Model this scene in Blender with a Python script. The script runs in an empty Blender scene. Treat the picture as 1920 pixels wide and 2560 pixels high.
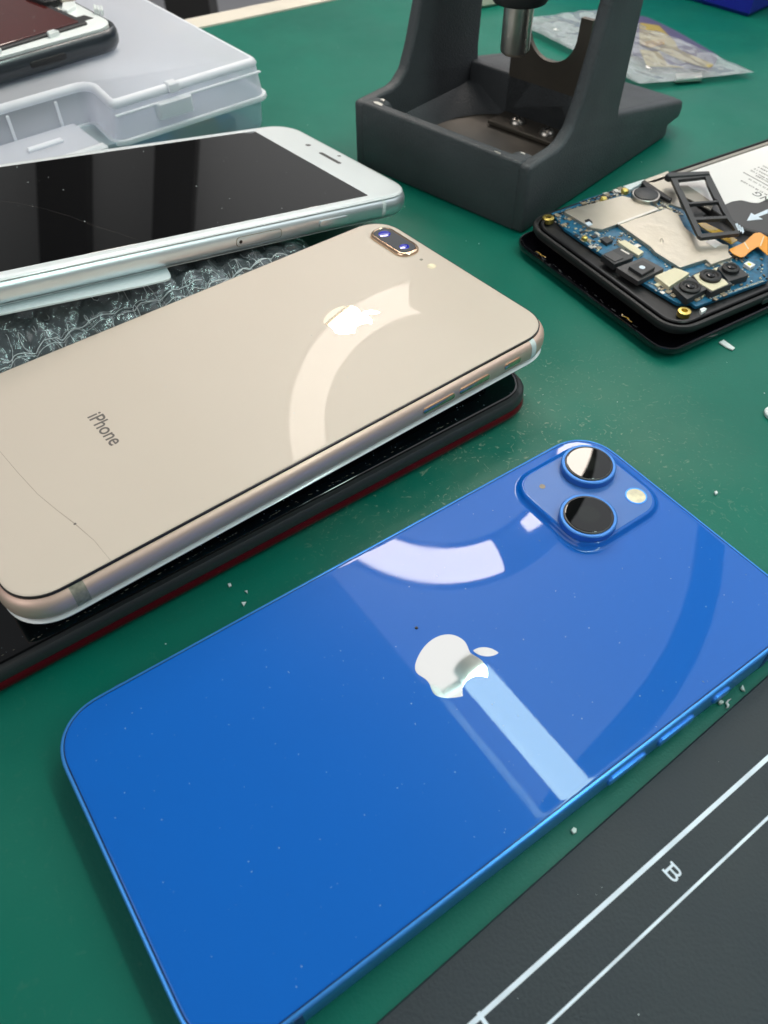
import bpy, bmesh, math, random
from mathutils import Matrix, Vector, noise
from mathutils.geometry import tessellate_polygon
random.seed(7)
S = 0.001                                   # everything below is written in millimetres
sc = bpy.context.scene
col = sc.collection
R = math.radians

# ------------------------------------------------------------------ camera
CAM_Z = 155.67
FPX, PW, PH = 2030.0, 1920.0, 2560.0         # focal length in photo pixels, photo size
CR = Vector((0.99992, -0.009515, -0.00822))  # camera right / up / back
CU = Vector((0.012574, 0.756683, 0.653661))
CB = Vector((0.0, -0.653713, 0.756743))
cd = bpy.data.cameras.new('camera')
cam = bpy.data.objects.new('camera', cd); col.objects.link(cam)
cam.matrix_world = Matrix(((CR.x, CU.x, CB.x, 0), (CR.y, CU.y, CB.y, 0), (CR.z, CU.z, CB.z, CAM_Z * S), (0, 0, 0, 1)))
cd.sensor_fit = 'VERTICAL'; cd.sensor_height = 24; cd.sensor_width = 18
cd.lens = 24 * FPX / PH
cd.clip_start = 0.005; cd.clip_end = 50
cd.dof.use_dof = True; cd.dof.focus_distance = 0.205; cd.dof.aperture_fstop = 19
sc.camera = cam
CPOS = Vector((0, 0, CAM_Z))

# ------------------------------------------------------------------ world, exposure
w = bpy.data.worlds.new('World'); sc.world = w; w.use_nodes = True
w.node_tree.nodes['Background'].inputs[0].default_value = (0.93, 0.97, 1.0, 1)
w.node_tree.nodes['Background'].inputs[1].default_value = 0.22
sc.view_settings.view_transform = 'Standard'; sc.view_settings.look = 'None'
sc.view_settings.exposure = 0.1; sc.view_settings.gamma = 1.0
sc.render.engine = 'CYCLES'
sc.cycles.use_denoising = True
sc.cycles.max_bounces = 10; sc.cycles.transparent_max_bounces = 16
sc.cycles.caustics_reflective = False; sc.cycles.caustics_refractive = False
sc.cycles.sample_clamp_indirect = 6

# ------------------------------------------------------------------ photo pixel -> ray
def ray(x, y):
    return (CR * ((x - PW / 2) / FPX) - CU * ((y - PH / 2) / FPX) - CB).normalized()
def U(x, y, z=0.0):                          # point on the level plane z that pixel looks at
    r = ray(x, y); return CPOS + r * ((z - CPOS.z) / r.z)
def hit(o, d, p, n): return o + d * ((p - o).dot(n) / d.dot(n))
def rot(yaw, pitch=0, roll=0):
    return Matrix.Rotation(yaw, 3, 'Z') @ Matrix.Rotation(pitch, 3, 'X') @ Matrix.Rotation(roll, 3, 'Y')
class Pose:
    def __init__(s, x, y, z, yaw, pitch=0, roll=0):
        s.o = Vector((x, y, z)); s.m = rot(yaw, pitch, roll); s.n = s.m.col[2].copy()
    def loc(s, px, dz=0):                    # photo pixel -> (x, y) on this body's plane
        p = s.o + s.n * dz
        q = s.m.transposed() @ (hit(CPOS, ray(*px), p, s.n) - p)
        return (q.x, q.y)
    def world(s, v): return s.o + s.m @ Vector(v)
    def mirror(s, px):                       # the ray that pixel sees mirrored in this body's top
        r = ray(*px); X = hit(CPOS, r, s.o, s.n); return X, r - s.n * (2 * r.dot(s.n))
BLUE = Pose(13.01, 85.49, 7.7, R(34.336 - 90))
GOLD = Pose(-38.8, 160.5, 23.9, -.917, -.004, -.024)
WHITE = Pose(-73.0, 243.0, 30.2, -.908, -.161, -.04)
OPEN = Pose(136.58, 266.59, 8.889, 2.091)
COVER = Pose(132.4, 263.9, 2.6, 2.11)
RED = Pose(-48.4, 153.7, 8.4, R(35.2 - 90))

# ------------------------------------------------------------------ materials
def mat(name, base, rough=.5, metal=0.0, spec=.5, coat=0.0, coat_rough=.03, noise_scale=0, noise_amt=0, bump=0, bump_scale=200, emit=None, rough_var=0, sheen=0, alpha=1.0, trans=0.0, ior=1.5, aniso=0):
    m = bpy.data.materials.new(name); m.use_nodes = True
    nt = m.node_tree; b = nt.nodes['Principled BSDF']
    b.inputs['Base Color'].default_value = (*base, 1)
    b.inputs['Roughness'].default_value = rough; b.inputs['Metallic'].default_value = metal
    b.inputs['Specular IOR Level'].default_value = spec; b.inputs['IOR'].default_value = ior
    b.inputs['Coat Weight'].default_value = coat; b.inputs['Coat Roughness'].default_value = coat_rough
    b.inputs['Alpha'].default_value = alpha; b.inputs['Transmission Weight'].default_value = trans
    if emit:
        b.inputs['Emission Color'].default_value = (*emit[:3], 1); b.inputs['Emission Strength'].default_value = emit[3]
    L = nt.links.new
    if noise_amt or bump or rough_var:
        tc = nt.nodes.new('ShaderNodeTexCoord')
    if noise_amt:
        n = nt.nodes.new('ShaderNodeTexNoise'); n.inputs['Scale'].default_value = noise_scale; n.inputs['Detail'].default_value = 6
        L(tc.outputs['Object'], n.inputs['Vector'])
        mr = nt.nodes.new('ShaderNodeMapRange'); mr.inputs[1].default_value = .3; mr.inputs[2].default_value = .7
        mr.inputs[3].default_value = 1 - noise_amt; mr.inputs[4].default_value = 1 + noise_amt
        L(n.outputs['Fac'], mr.inputs[0])
        mx = nt.nodes.new('ShaderNodeVectorMath'); mx.operation = 'SCALE'; mx.inputs[0].default_value = base
        L(mr.outputs[0], mx.inputs['Scale']); L(mx.outputs[0], b.inputs['Base Color'])
    if rough_var:
        n = nt.nodes.new('ShaderNodeTexNoise'); n.inputs['Scale'].default_value = 60; n.inputs['Detail'].default_value = 8
        L(tc.outputs['Object'], n.inputs['Vector'])
        mr = nt.nodes.new('ShaderNodeMapRange'); mr.inputs[1].default_value = .35; mr.inputs[2].default_value = .7
        mr.inputs[3].default_value = rough; mr.inputs[4].default_value = rough + rough_var
        L(n.outputs['Fac'], mr.inputs[0]); L(mr.outputs[0], b.inputs['Roughness'])
    if bump:
        n = nt.nodes.new('ShaderNodeTexNoise'); n.inputs['Scale'].default_value = bump_scale; n.inputs['Detail'].default_value = 4
        L(tc.outputs['Object'], n.inputs['Vector'])
        bp = nt.nodes.new('ShaderNodeBump'); bp.inputs['Strength'].default_value = bump; bp.inputs['Distance'].default_value = .001
        L(n.outputs['Fac'], bp.inputs['Height']); L(bp.outputs[0], b.inputs['Normal'])
    return m
def emat(name, c, s, diff=(.8, .8, .8)):
    return mat(name, diff, .4, emit=(*c, s))
def film(name, tint, opacity, rough=.25, body=(.8, .82, .85), gloss=.5, bump=0, bscale=300, edge=.0, shine=0.0):
    """thin see-through plastic: part clear, part milky body, with a glossy face"""
    m = bpy.data.materials.new(name); m.use_nodes = True
    nt = m.node_tree; N = nt.nodes; L = nt.links.new
    b = N['Principled BSDF']; out = N['Material Output']
    b.inputs['Base Color'].default_value = (*body, 1); b.inputs['Roughness'].default_value = rough
    b.inputs['Specular IOR Level'].default_value = gloss
    tr = N.new('ShaderNodeBsdfTransparent'); tr.inputs[0].default_value = (*tint, 1)
    tl = N.new('ShaderNodeBsdfTranslucent'); tl.inputs[0].default_value = (*body, 1)
    m1 = N.new('ShaderNodeMixShader'); m1.inputs[0].default_value = .35
    L(b.outputs[0], m1.inputs[1]); L(tl.outputs[0], m1.inputs[2])
    mx = N.new('ShaderNodeMixShader'); lw = N.new('ShaderNodeLayerWeight'); lw.inputs[0].default_value = .35
    mr = N.new('ShaderNodeMapRange'); mr.inputs[3].default_value = opacity; mr.inputs[4].default_value = min(1, opacity + edge)
    L(lw.outputs['Facing'], mr.inputs[0]); L(mr.outputs[0], mx.inputs[0])
    L(tr.outputs[0], mx.inputs[1]); L(m1.outputs[0], mx.inputs[2]); L(mx.outputs[0], out.inputs[0])
    if shine:
        gs = N.new('ShaderNodeBsdfGlossy'); gs.inputs['Color'].default_value = (.92, .97, 1, 1); gs.inputs['Roughness'].default_value = rough
        m2 = N.new('ShaderNodeMixShader'); mh = N.new('ShaderNodeMath'); mh.operation = 'MULTIPLY'; mh.inputs[1].default_value = shine
        lf = N.new('ShaderNodeLayerWeight'); lf.inputs[0].default_value = .45
        L(lf.outputs['Fresnel'], mh.inputs[0]); L(mh.outputs[0], m2.inputs[0]); L(mx.outputs[0], m2.inputs[1]); L(gs.outputs[0], m2.inputs[2]); L(m2.outputs[0], out.inputs[0])
    if bump:
        tc = N.new('ShaderNodeTexCoord'); n = N.new('ShaderNodeTexNoise'); n.inputs['Scale'].default_value = bscale; n.inputs['Detail'].default_value = 5
        L(tc.outputs['Object'], n.inputs['Vector'])
        bp = N.new('ShaderNodeBump'); bp.inputs['Strength'].default_value = bump; bp.inputs['Distance'].default_value = .002
        L(n.outputs['Fac'], bp.inputs['Height']); L(bp.outputs[0], b.inputs['Normal'])
        if shine: L(bp.outputs[0], gs.inputs['Normal']); L(bp.outputs[0], lf.inputs['Normal'])
    return m

M = {}
M['blue_glass'] = mat('blue_glass', (.0, .112, .49), .35, spec=.12, coat=.62, coat_rough=.008, noise_scale=9, noise_amt=.03)
def smudge(m, lo, hi, scale=22):
    nt = m.node_tree; N = nt.nodes; L = nt.links.new; b = N['Principled BSDF']
    tc = N.new('ShaderNodeTexCoord'); n = N.new('ShaderNodeTexNoise'); n.inputs['Scale'].default_value = scale; n.inputs['Detail'].default_value = 7; n.inputs['Distortion'].default_value = 1.2
    L(tc.outputs['Object'], n.inputs['Vector'])
    mr = N.new('ShaderNodeMapRange'); mr.inputs[1].default_value = .42; mr.inputs[2].default_value = .72; mr.inputs[3].default_value = lo; mr.inputs[4].default_value = hi
    L(n.outputs['Fac'], mr.inputs[0]); L(mr.outputs[0], b.inputs['Coat Roughness'])
smudge(M['blue_glass'], .010, .055, 35)
M['blue_ring'] = mat('blue_ring', (.045, .19, .55), .42, metal=.45)
M['blue_matte'] = mat('blue_matte', (.045, .155, .47), .38, spec=.45)
M['blue_metal'] = mat('blue_metal', (.07, .34, .92), .30, metal=.55)
M['blue_band'] = mat('blue_band', (.015, .07, .22), .5)
M['black'] = mat('black', (.004, .004, .005), .35)
M['black_gloss'] = mat('black_gloss', (.003, .003, .004), .03, spec=.55)
M['soft_black'] = mat('soft_black', (.012, .012, .013), .55)
M['grey_black'] = mat('grey_black', (.03, .031, .033), .45)
M['mirror'] = mat('mirror', (.62, .61, .58), .035, metal=1)
M['mirror_gold'] = mat('mirror_gold', (.83, .72, .55), .03, metal=1)
M['lens'] = mat('lens', (.002, .0025, .003), .015, spec=.42)
M['lens_green'] = mat('lens_green', (.006, .008, .007), .02, spec=.42)
M['lens_blue'] = mat('lens_blue', (.03, .035, .45), .05, spec=.8, coat=1)
M['cream'] = mat('cream', (.75, .66, .46), .4, noise_scale=400, noise_amt=.25)
M['gold_glass'] = mat('gold_glass', (.595, .51, .435), .4, spec=.15, coat=.15, coat_rough=.03, noise_scale=6, noise_amt=.03)
smudge(M['gold_glass'], .015, .07, 30)
M['gold_metal'] = mat('gold_metal', (.74, .52, .43), .42, metal=.55, rough_var=.12)
M['gold_bright'] = mat('gold_bright', (.85, .60, .42), .22, metal=1)
M['band_grey'] = mat('band_grey', (.26, .235, .185), .6, noise_scale=900, noise_amt=.3)
M['white_glass'] = mat('white_glass', (.78, .82, .83), .3, coat=1, coat_rough=.02)
M['silver'] = mat('silver', (.70, .76, .78), .33, metal=.75)
M['screen'] = mat('screen', (.004, .004, .0045), .02, spec=.5, coat=.3)
M['red_metal'] = mat('red_metal', (.30, .010, .022), .26, metal=.75)
M['crack_brown'] = mat('crack_brown', (.36, .29, .23), .5)
M['old_glue'] = mat('old_glue', (.16, .145, .11), .6)
M['print_grey'] = mat('print_grey', (.13, .11, .10), .5)
M['stand'] = mat('stand', (.058, .065, .071), .50, spec=.45, bump=.35, bump_scale=1300, rough_var=.12, noise_scale=45, noise_amt=.14)
M['tray_brown'] = mat('tray_brown', (.10, .088, .072), .38, metal=.3, noise_scale=60, noise_amt=.3, rough_var=.2)  # warm brownish grey, lighter than the casting
M['steel'] = mat('steel', (.5, .47, .43), .22, metal=1, rough_var=.2)
M['dark_steel'] = mat('dark_steel', (.14, .125, .105), .42, metal=.8, rough_var=.15)
M['pcb'] = mat('pcb', (.010, .115, .215), .35, noise_scale=500, noise_amt=.35)
M['shield'] = mat('shield', (.55, .51, .43), .36, metal=.85, rough_var=.2, bump=.15, bump_scale=300)
M['cream_foil'] = mat('cream_foil', (.70, .63, .44), .5)
M['flex'] = mat('flex', (.85, .33, .02), .3, coat=.6)
M['tape_amber'] = mat('tape_amber', (.50, .30, .04), .25, coat=.6)
M['label_white'] = mat('label_white', (.78, .75, .73), .5)
M['label_dark'] = mat('label_dark', (.055, .052, .052), .38)
M['paint_white'] = mat('paint_white', (.66, .74, .83), .5, noise_scale=160, noise_amt=.16)
M['grey_rail'] = mat('grey_rail', (.33, .30, .26), .45, metal=.3)
M['brass'] = mat('brass', (.75, .58, .16), .3, metal=.9)
M['solder'] = mat('solder', (.66, .64, .58), .35, metal=.7)
M['ceramic'] = mat('ceramic', (.30, .24, .17), .5)
M['red_film'] = mat('red_film', (.085, .010, .008), .12, coat=1, coat_rough=.03)
M['white_plastic'] = mat('white_plastic', (.72, .77, .76), .4)
M['card'] = mat('card', (.62, .72, .74), .4)
M['pad'] = mat('pad', (.021, .029, .036), .5, spec=.4, noise_scale=60, noise_amt=.14, bump=.2, bump_scale=1500, rough_var=.12)
M['glass_crumb'] = mat('glass_crumb', (.55, .65, .60), .2)
M['flake'] = mat('flake', (.68, .73, .72), .6)
M['dust'] = mat('dust', (.45, .55, .62), .7)
M['blue_box'] = mat('blue_box', (.010, .012, .30), .4)
M['cream_plastic'] = mat('cream_plastic', (.68, .63, .52), .5)
M['edge_trim'] = mat('edge_trim', (.70, .65, .55), .55, noise_scale=20, noise_amt=.08)
M['floor'] = mat('floor', (.40, .39, .40), .6, noise_scale=3, noise_amt=.06)
M['wall'] = mat('wall', (.78, .76, .73), .8)
M['post'] = mat('post', (.03, .028, .025), .5)
M['frost_lid'] = film('frost_lid', (.93, .95, 1.0), .46, .34, body=(.80, .82, .87), edge=.46)
M['frost_edge'] = film('frost_edge', (.95, .97, 1.0), .85, .3, body=(.93, .95, .98), edge=.12)
M['frost_base'] = film('frost_base', (.85, .94, .98), .42, .3, body=(.76, .87, .92), edge=.3)
M['bag'] = film('bag', (.95, .97, .98), .22, .12, body=(.80, .82, .84), gloss=.9, bump=.35, bscale=60, edge=.25, shine=.5)
M['bubble'] = film('bubble', (.93, .96, .97), .15, .07, body=(.66, .76, .80), gloss=1.0, bump=.22, bscale=300, edge=.14, shine=.65)
M['wrinkle_glint'] = mat('wrinkle_glint', (.80, .86, .88), .2, spec=.8, coat=1)  # near-white colour carries the bright highlights of the crinkled film
M['bag_purple'] = mat('bag_purple', (.085, .08, .15), .4)
M['olive'] = mat('olive', (.33, .25, .05), .4)
M['ring_lit'] = emat('ring_lit', (1.0, .88, .78), 23.0)
M['tube_lit'] = emat('tube_lit', (.74, 1.0, .90), 17.0)
M['lamp_dark'] = mat('lamp_dark', (.02, .02, .022), .5)
M['lamp_white'] = mat('lamp_white', (.6, .65, .7), .5)

# the green cutting mat: vinyl with faint blotches, fine grain and pale scuffs worn into it
m = mat('green_mat', (.004, .118, .077), .40, spec=.28); M['mat'] = m
nt = m.node_tree; N = nt.nodes; L = nt.links.new; b = N['Principled BSDF']
tc = N.new('ShaderNodeTexCoord')
def nz(scale, detail=6, dist=0.0, vec=None):
    n = N.new('ShaderNodeTexNoise'); n.inputs['Scale'].default_value = scale; n.inputs['Detail'].default_value = detail
    n.inputs['Distortion'].default_value = dist; L(vec or tc.outputs['Object'], n.inputs['Vector']); return n.outputs['Fac']
def mrange(src, a, b_, c, d):
    x = N.new('ShaderNodeMapRange'); x.inputs[1].default_value = a; x.inputs[2].default_value = b_; x.inputs[3].default_value = c; x.inputs[4].default_value = d
    L(src, x.inputs[0]); return x.outputs[0]
def mul(a, b_):
    x = N.new('ShaderNodeMath'); x.operation = 'MULTIPLY'; L(a, x.inputs[0]); L(b_, x.inputs[1]); return x.outputs[0]
def mixc(f, a, c):
    x = N.new('ShaderNodeMix'); x.data_type = 'RGBA'; L(f, x.inputs[0])
    if isinstance(a, tuple): x.inputs[6].default_value = (*a, 1)
    else: L(a, x.inputs[6])
    x.inputs[7].default_value = (*c, 1); return x.outputs[2]
blot = mrange(nz(14, 4), .35, .7, 0, 1)
c1 = mixc(blot, (.0, .145, .098), (.0, .116, .080))
scr = mrange(nz(260, 9, 3.5), .60, .74, 0, 1)
geo = N.new('ShaderNodeVectorMath'); geo.operation = 'DISTANCE'; L(tc.outputs['Object'], geo.inputs[0])
geo.inputs[1].default_value = (0.033, 0.150, 0)
worn = mrange(geo.outputs['Value'], .006, .070, 1.0, .035)
c2 = mixc(mul(scr, worn), c1, (.30, .36, .26))
haze_ = mrange(nz(30, 6), .40, .72, .0, .6)
c3 = mixc(mul(haze_, worn), c2, (.13, .21, .14))
L(c3, b.inputs['Base Color'])
L(mrange(nz(35, 5), .3, .7, .34, .52), b.inputs['Roughness'])
bp = N.new('ShaderNodeBump'); bp.inputs['Strength'].default_value = .12; bp.inputs['Distance'].default_value = .0006
L(nz(1500, 3), bp.inputs['Height']); L(bp.outputs[0], b.inputs['Normal'])

# ------------------------------------------------------------------ mesh helpers
def link(o, parent=None):
    col.objects.link(o)
    if parent: o.parent = parent
    return o
def tag(o, label=None, cat=None, group=None, kind=None):
    if label: o['label'] = label
    if cat: o['category'] = cat
    if group: o['group'] = group
    if kind: o['kind'] = kind
    return o
def obj(name, verts, faces, material, parent=None, smooth=True, ang=38):
    me = bpy.data.meshes.new(name)
    me.from_pydata([tuple(c * S for c in v) for v in verts], [], faces); me.update()
    bm = bmesh.new(); bm.from_mesh(me); bmesh.ops.recalc_face_normals(bm, faces=bm.faces); bm.to_mesh(me); bm.free()
    return fin(name, me, material, parent, smooth, ang)
def fin(name, me, material, parent, smooth=True, ang=38):
    me.materials.append(M[material] if isinstance(material, str) else material)
    if smooth:
        me.polygons.foreach_set('use_smooth', [True] * len(me.polygons)); me.set_sharp_from_angle(angle=R(ang))
    return link(bpy.data.objects.new(name, me), parent)
def thing(name, label, cat, pose=None, at=(0, 0, 0), yaw=0, group=None):
    o = bpy.data.objects.new(name, None); o.empty_display_size = .01
    if pose:
        mw = pose.m.to_4x4(); mw.translation = pose.o * S; o.matrix_world = mw
    else:
        mw = Matrix.Rotation(yaw, 4, 'Z'); mw.translation = Vector(at) * S; o.matrix_world = mw
    link(o); return tag(o, label, cat, group)
def rr(w, h, r, n=8, cx=0, cy=0, e=2.3):
    """rounded rectangle, counter-clockwise, slightly squircled corners"""
    pts = []
    for k, (sx, sy) in enumerate(((1, 1), (-1, 1), (-1, -1), (1, -1))):
        for i in range(n + 1):
            a = (k * 90 + i * 90 / n) * math.pi / 180
            c, s = math.cos(a), math.sin(a)
            px = abs(c) ** (2 / e) * (1 if c >= 0 else -1); py = abs(s) ** (2 / e) * (1 if s >= 0 else -1)
            pts.append((cx + sx * (w / 2 - r) + r * px, cy + sy * (h / 2 - r) + r * py))
    return pts
def circ(r, n=32, cx=0, cy=0): return [(cx + r * math.cos(2 * math.pi * i / n), cy + r * math.sin(2 * math.pi * i / n)) for i in range(n)]
def loft(rings, cap0=True, cap1=True, closed=False):
    n = len(rings[0]); V = [p for r in rings for p in r]; Fs = []
    k = len(rings)
    for j in range(k if closed else k - 1):
        a, b_ = j * n, ((j + 1) % k) * n
        for i in range(n):
            i2 = (i + 1) % n; Fs.append((a + i, a + i2, b_ + i2, b_ + i))
    if not closed:
        if cap0: Fs.append(tuple(range(n - 1, -1, -1)))
        if cap1: Fs.append(tuple(range((k - 1) * n, k * n)))
    return V, Fs
def slab(w, h, r, prof, n=8, cx=0, cy=0, **kw):
    """stack of rounded rectangles: prof = [(inset, z), ...]"""
    return loft([[(x, y, z) for x, y in rr(w - 2 * i, h - 2 * i, max(.05, r - i), n, cx, cy)] for i, z in prof], **kw)
def disc(r, prof, cx=0, cy=0, n=32, **kw):
    return loft([[(x, y, z) for x, y in circ(r - i, n, cx, cy)] for i, z in prof], **kw)
def ccw(p):
    a = sum(p[i][0] * p[(i + 1) % len(p)][1] - p[(i + 1) % len(p)][0] * p[i][1] for i in range(len(p)))
    return p if a > 0 else p[::-1]
def soften(p, rad=1.0, n=3):
    """round the corners of a polygon"""
    out = []; k = len(p)
    for i in range(k):
        a, b_, c = Vector(p[i - 1]), Vector(p[i]), Vector(p[(i + 1) % k])
        d1, d2 = (a - b_), (c - b_); l = min(rad, d1.length * .45, d2.length * .45)
        q1, q2 = b_ + d1.normalized() * l, b_ + d2.normalized() * l
        for j in range(n + 1):
            t = j / n; out.append(tuple(q1 * (1 - t) ** 2 + b_ * 2 * t * (1 - t) + q2 * t * t))
    return out
def inset(p, d):
    out = []; k = len(p)
    for i in range(k):
        a, b_, c = Vector(p[i - 1][:2]), Vector(p[i][:2]), Vector(p[(i + 1) % k][:2])
        e1, e2 = (b_ - a).normalized(), (c - b_).normalized()
        n = Vector((-e1.y - e2.y, e1.x + e2.x)); l = n.length
        if l < 1e-6: n = Vector((-e1.y, e1.x)); l = 1
        n /= l; s = max(.5, n.dot(Vector((-e1.y, e1.x))))
        out.append(tuple(b_ + n * (d / s)))
    return out
def prism(poly, z0, z1, bev=.15, rad=0, taper=0):
    p = ccw([tuple(q[:2]) for q in poly])
    if rad: p = soften(p, rad)
    rings = [[(x, y, z0) for x, y in p]]
    if bev:
        q = inset(p, taper); rings += [[(x, y, z1 - bev) for x, y in q], [(x, y, z1) for x, y in inset(p, taper + bev)]]
    else: rings += [[(x, y, z1) for x, y in inset(p, taper)]]
    return loft(rings)
def box(x0, x1, y0, y1, z0, z1, bev=.2):
    b = min(bev, (x1 - x0) * .3, (y1 - y0) * .3, (z1 - z0) * .3)
    p = [(x0, y0), (x1, y0), (x1, y1), (x0, y1)]
    q = inset(p, b)
    return loft([[(x, y, z0) for x, y in q], [(x, y, z0 + b) for x, y in p], [(x, y, z1 - b) for x, y in p], [(x, y, z1) for x, y in q]])
def joinm(*ms):
    V, Fs = [], []
    for v, f in ms:
        k = len(V); V += list(v); Fs += [tuple(i + k for i in t) for t in f]
    return V, Fs
def xf(mf, fn): return [fn(*v) for v in mf[0]], mf[1]
def tube(pts, r, n=10, caps=True, r2=None):
    rings = []; k = len(pts); up = Vector((0, 0, 1))
    for i, p in enumerate(pts):
        t = (Vector(pts[min(i + 1, k - 1)]) - Vector(pts[max(i - 1, 0)])).normalized()
        a = t.cross(up)
        if a.length < 1e-3: a = t.cross(Vector((0, 1, 0)))
        a.normalize(); b_ = a.cross(t); rad = r if r2 is None else r + (r2 - r) * i / (k - 1)
        rings.append([tuple(Vector(p) + a * (rad * math.cos(2 * math.pi * j / n)) + b_ * (rad * math.sin(2 * math.pi * j / n))) for j in range(n)])
    return loft(rings, caps, caps)
def strip(pts, wd, z, n=None):
    """thin flat ribbon along a 2-D path"""
    V, Fs = [], []
    for i, p in enumerate(pts):
        t = (Vector(pts[min(i + 1, len(pts) - 1)]) - Vector(pts[max(i - 1, 0)])).normalized(); s = Vector((-t.y, t.x))
        ww = wd[i] if isinstance(wd, (list, tuple)) else wd
        V += [(*(Vector(p) + s * ww / 2), z), (*(Vector(p) - s * ww / 2), z)]
        if i: k = 2 * i; Fs.append((k - 2, k - 1, k + 1, k))
    return V, Fs
def lettering(name, body, size, material, parent, x, y, z, rz=0, align='CENTER', squash=1.0, thick=.02, spacing=1.0, bold=0):
    cu = bpy.data.curves.new(name, 'FONT'); cu.body = body; cu.size = size * S; cu.align_x = align; cu.align_y = 'CENTER'; cu.extrude = thick * S; cu.offset = bold * S; cu.space_character = spacing
    to = bpy.data.objects.new(name, cu); col.objects.link(to)
    bpy.context.view_layer.update()
    me = bpy.data.meshes.new_from_object(to.evaluated_get(bpy.context.evaluated_depsgraph_get()))
    bpy.data.objects.remove(to)
    me.transform(Matrix.Translation((x * S, y * S, z * S)) @ Matrix.Rotation(rz, 4, 'Z') @ Matrix.Diagonal((squash, 1, 1, 1)))
    me.materials.clear(); me.name = name
    return fin(name, me, material, parent, False)
def bez(p0, p1, p2, p3, n=10):
    return [tuple(p0[k] * (1 - t) ** 3 + 3 * p1[k] * t * (1 - t) ** 2 + 3 * p2[k] * t * t * (1 - t) + p3[k] * t ** 3 for k in (0, 1)) for t in [i / n for i in range(1, n + 1)]]
def fruit_outline():
    """two closed outlines of the bitten-fruit emblem (body, leaf), y up, body width 1"""
    def run(start, segs):
        pts = [start]; cur = start
        for s in segs:
            p = [(cur[0] + s[i], cur[1] + s[i + 1]) for i in (0, 2, 4)]
            pts += bez(cur, *p); cur = p[2]
        return pts[:-1] if (Vector(pts[0]) - Vector(pts[-1])).length < 3 else pts
    body = run((318.7, 268.7), [(-.2, -36.7, 16.4, -64.4, 50, -84.8), (-18.8, -26.9, -47.2, -41.7, -84.7, -44.6), (-35.5, -2.8, -74.3, 20.7, -88.5, 20.7), (-15, 0, -49.4, -19.7, -76.4, -19.7),
        (-55.8, .9, -115.1, 44.5, -115.1, 133.2), (0, 26.2, 4.8, 53.3, 14.4, 81.2), (12.8, 36.7, 59, 126.7, 107.2, 125.2), (25.2, -.6, 43, -17.9, 75.8, -17.9), (31.8, 0, 48.3, 17.9, 76.4, 17.9), (48.6, -.7, 90.4, -82.5, 102.6, -119.3), (-65.2, -30.7, -61.7, -90, -61.7, -91.9)])
    leaf = run((262.1, 104.5), [(27.3, -32.4, 24.8, -61.9, 24, -72.5), (-24.1, 1.4, -52, 16.4, -67.9, 34.9), (-17.5, 19.8, -27.8, 44.3, -25.6, 71.9), (26.1, 2, 49.9, -11.4, 69.5, -34.3)])
    f = lambda P: [((x - 192) / 376, (480 - y) / 376) for x, y in P]
    return f(body), f(leaf)
def flatpoly(poly, z):
    tris = tessellate_polygon([[Vector((x, y, 0)) for x, y in poly]])
    return [(x, y, z) for x, y in poly], [tuple(t) for t in tris]
def emblem(parent, material, width, x, y, z):
    for nm, P in zip(('emblem_fruit', 'emblem_leaf'), fruit_outline()):
        v, f = flatpoly([(x + a * width, y + b_ * width) for a, b_ in P], z)
        obj(nm, v, f, material, parent, False)
def specks(name, n, area, z, parent, material='dust', smin=.06, smax=.28, rng=None, keep=None):
    g = random.Random(rng or n); V, Fs = [], []
    while n > 0:
        x, y = g.uniform(area[0], area[1]), g.uniform(area[2], area[3])
        if keep and not keep(x, y): continue
        n -= 1
        s = smin + (smax - smin) * g.random() ** 3; a = g.uniform(0, 6.28); e = g.uniform(.5, 1)
        if g.random() < .12: e = .18; s *= 2
        k = len(V); zz = z if not callable(z) else z(x, y)
        for j in range(5):
            t = a + j * 1.2566; px, py = s * math.cos(t - a), s * e * math.sin(t - a)
            V.append((x + px * math.cos(a) - py * math.sin(a), y + px * math.sin(a) + py * math.cos(a), zz))
        V.append((x, y, zz + s * .5))
        Fs += [(k + j, k + (j + 1) % 5, k + 5) for j in range(5)]
    o = obj(name, V, Fs, material, parent, False); o['kind'] = 'stuff'; return o

# ------------------------------------------------------------------ lamps (hung over the bench, seen mirrored in the phones)
k6 = lambda x, y: (680 + x * .434, 520 + y * .434)
k2 = lambda x, y: (800 + x * .4822, 1300 + y * .4822)
RC = Vector((44.5, 464.3, 300.0)); RN = Vector((-.08, .491, 1)).normalized()
RX = Vector((1, 0, 0)); RX = (RX - RN * RX.dot(RN)).normalized(); RY = RN.cross(RX)
def ring_angle(pose, px):
    X, d = pose.mirror(px); Y = hit(X, d, RC, RN) - RC; return math.atan2(Y.dot(RY), Y.dot(RX))
a0 = ring_angle(GOLD, k6(857, 507)); a1 = ring_angle(BLUE, k2(915, 180))
am = ring_angle(GOLD, k6(240, 980))
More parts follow.
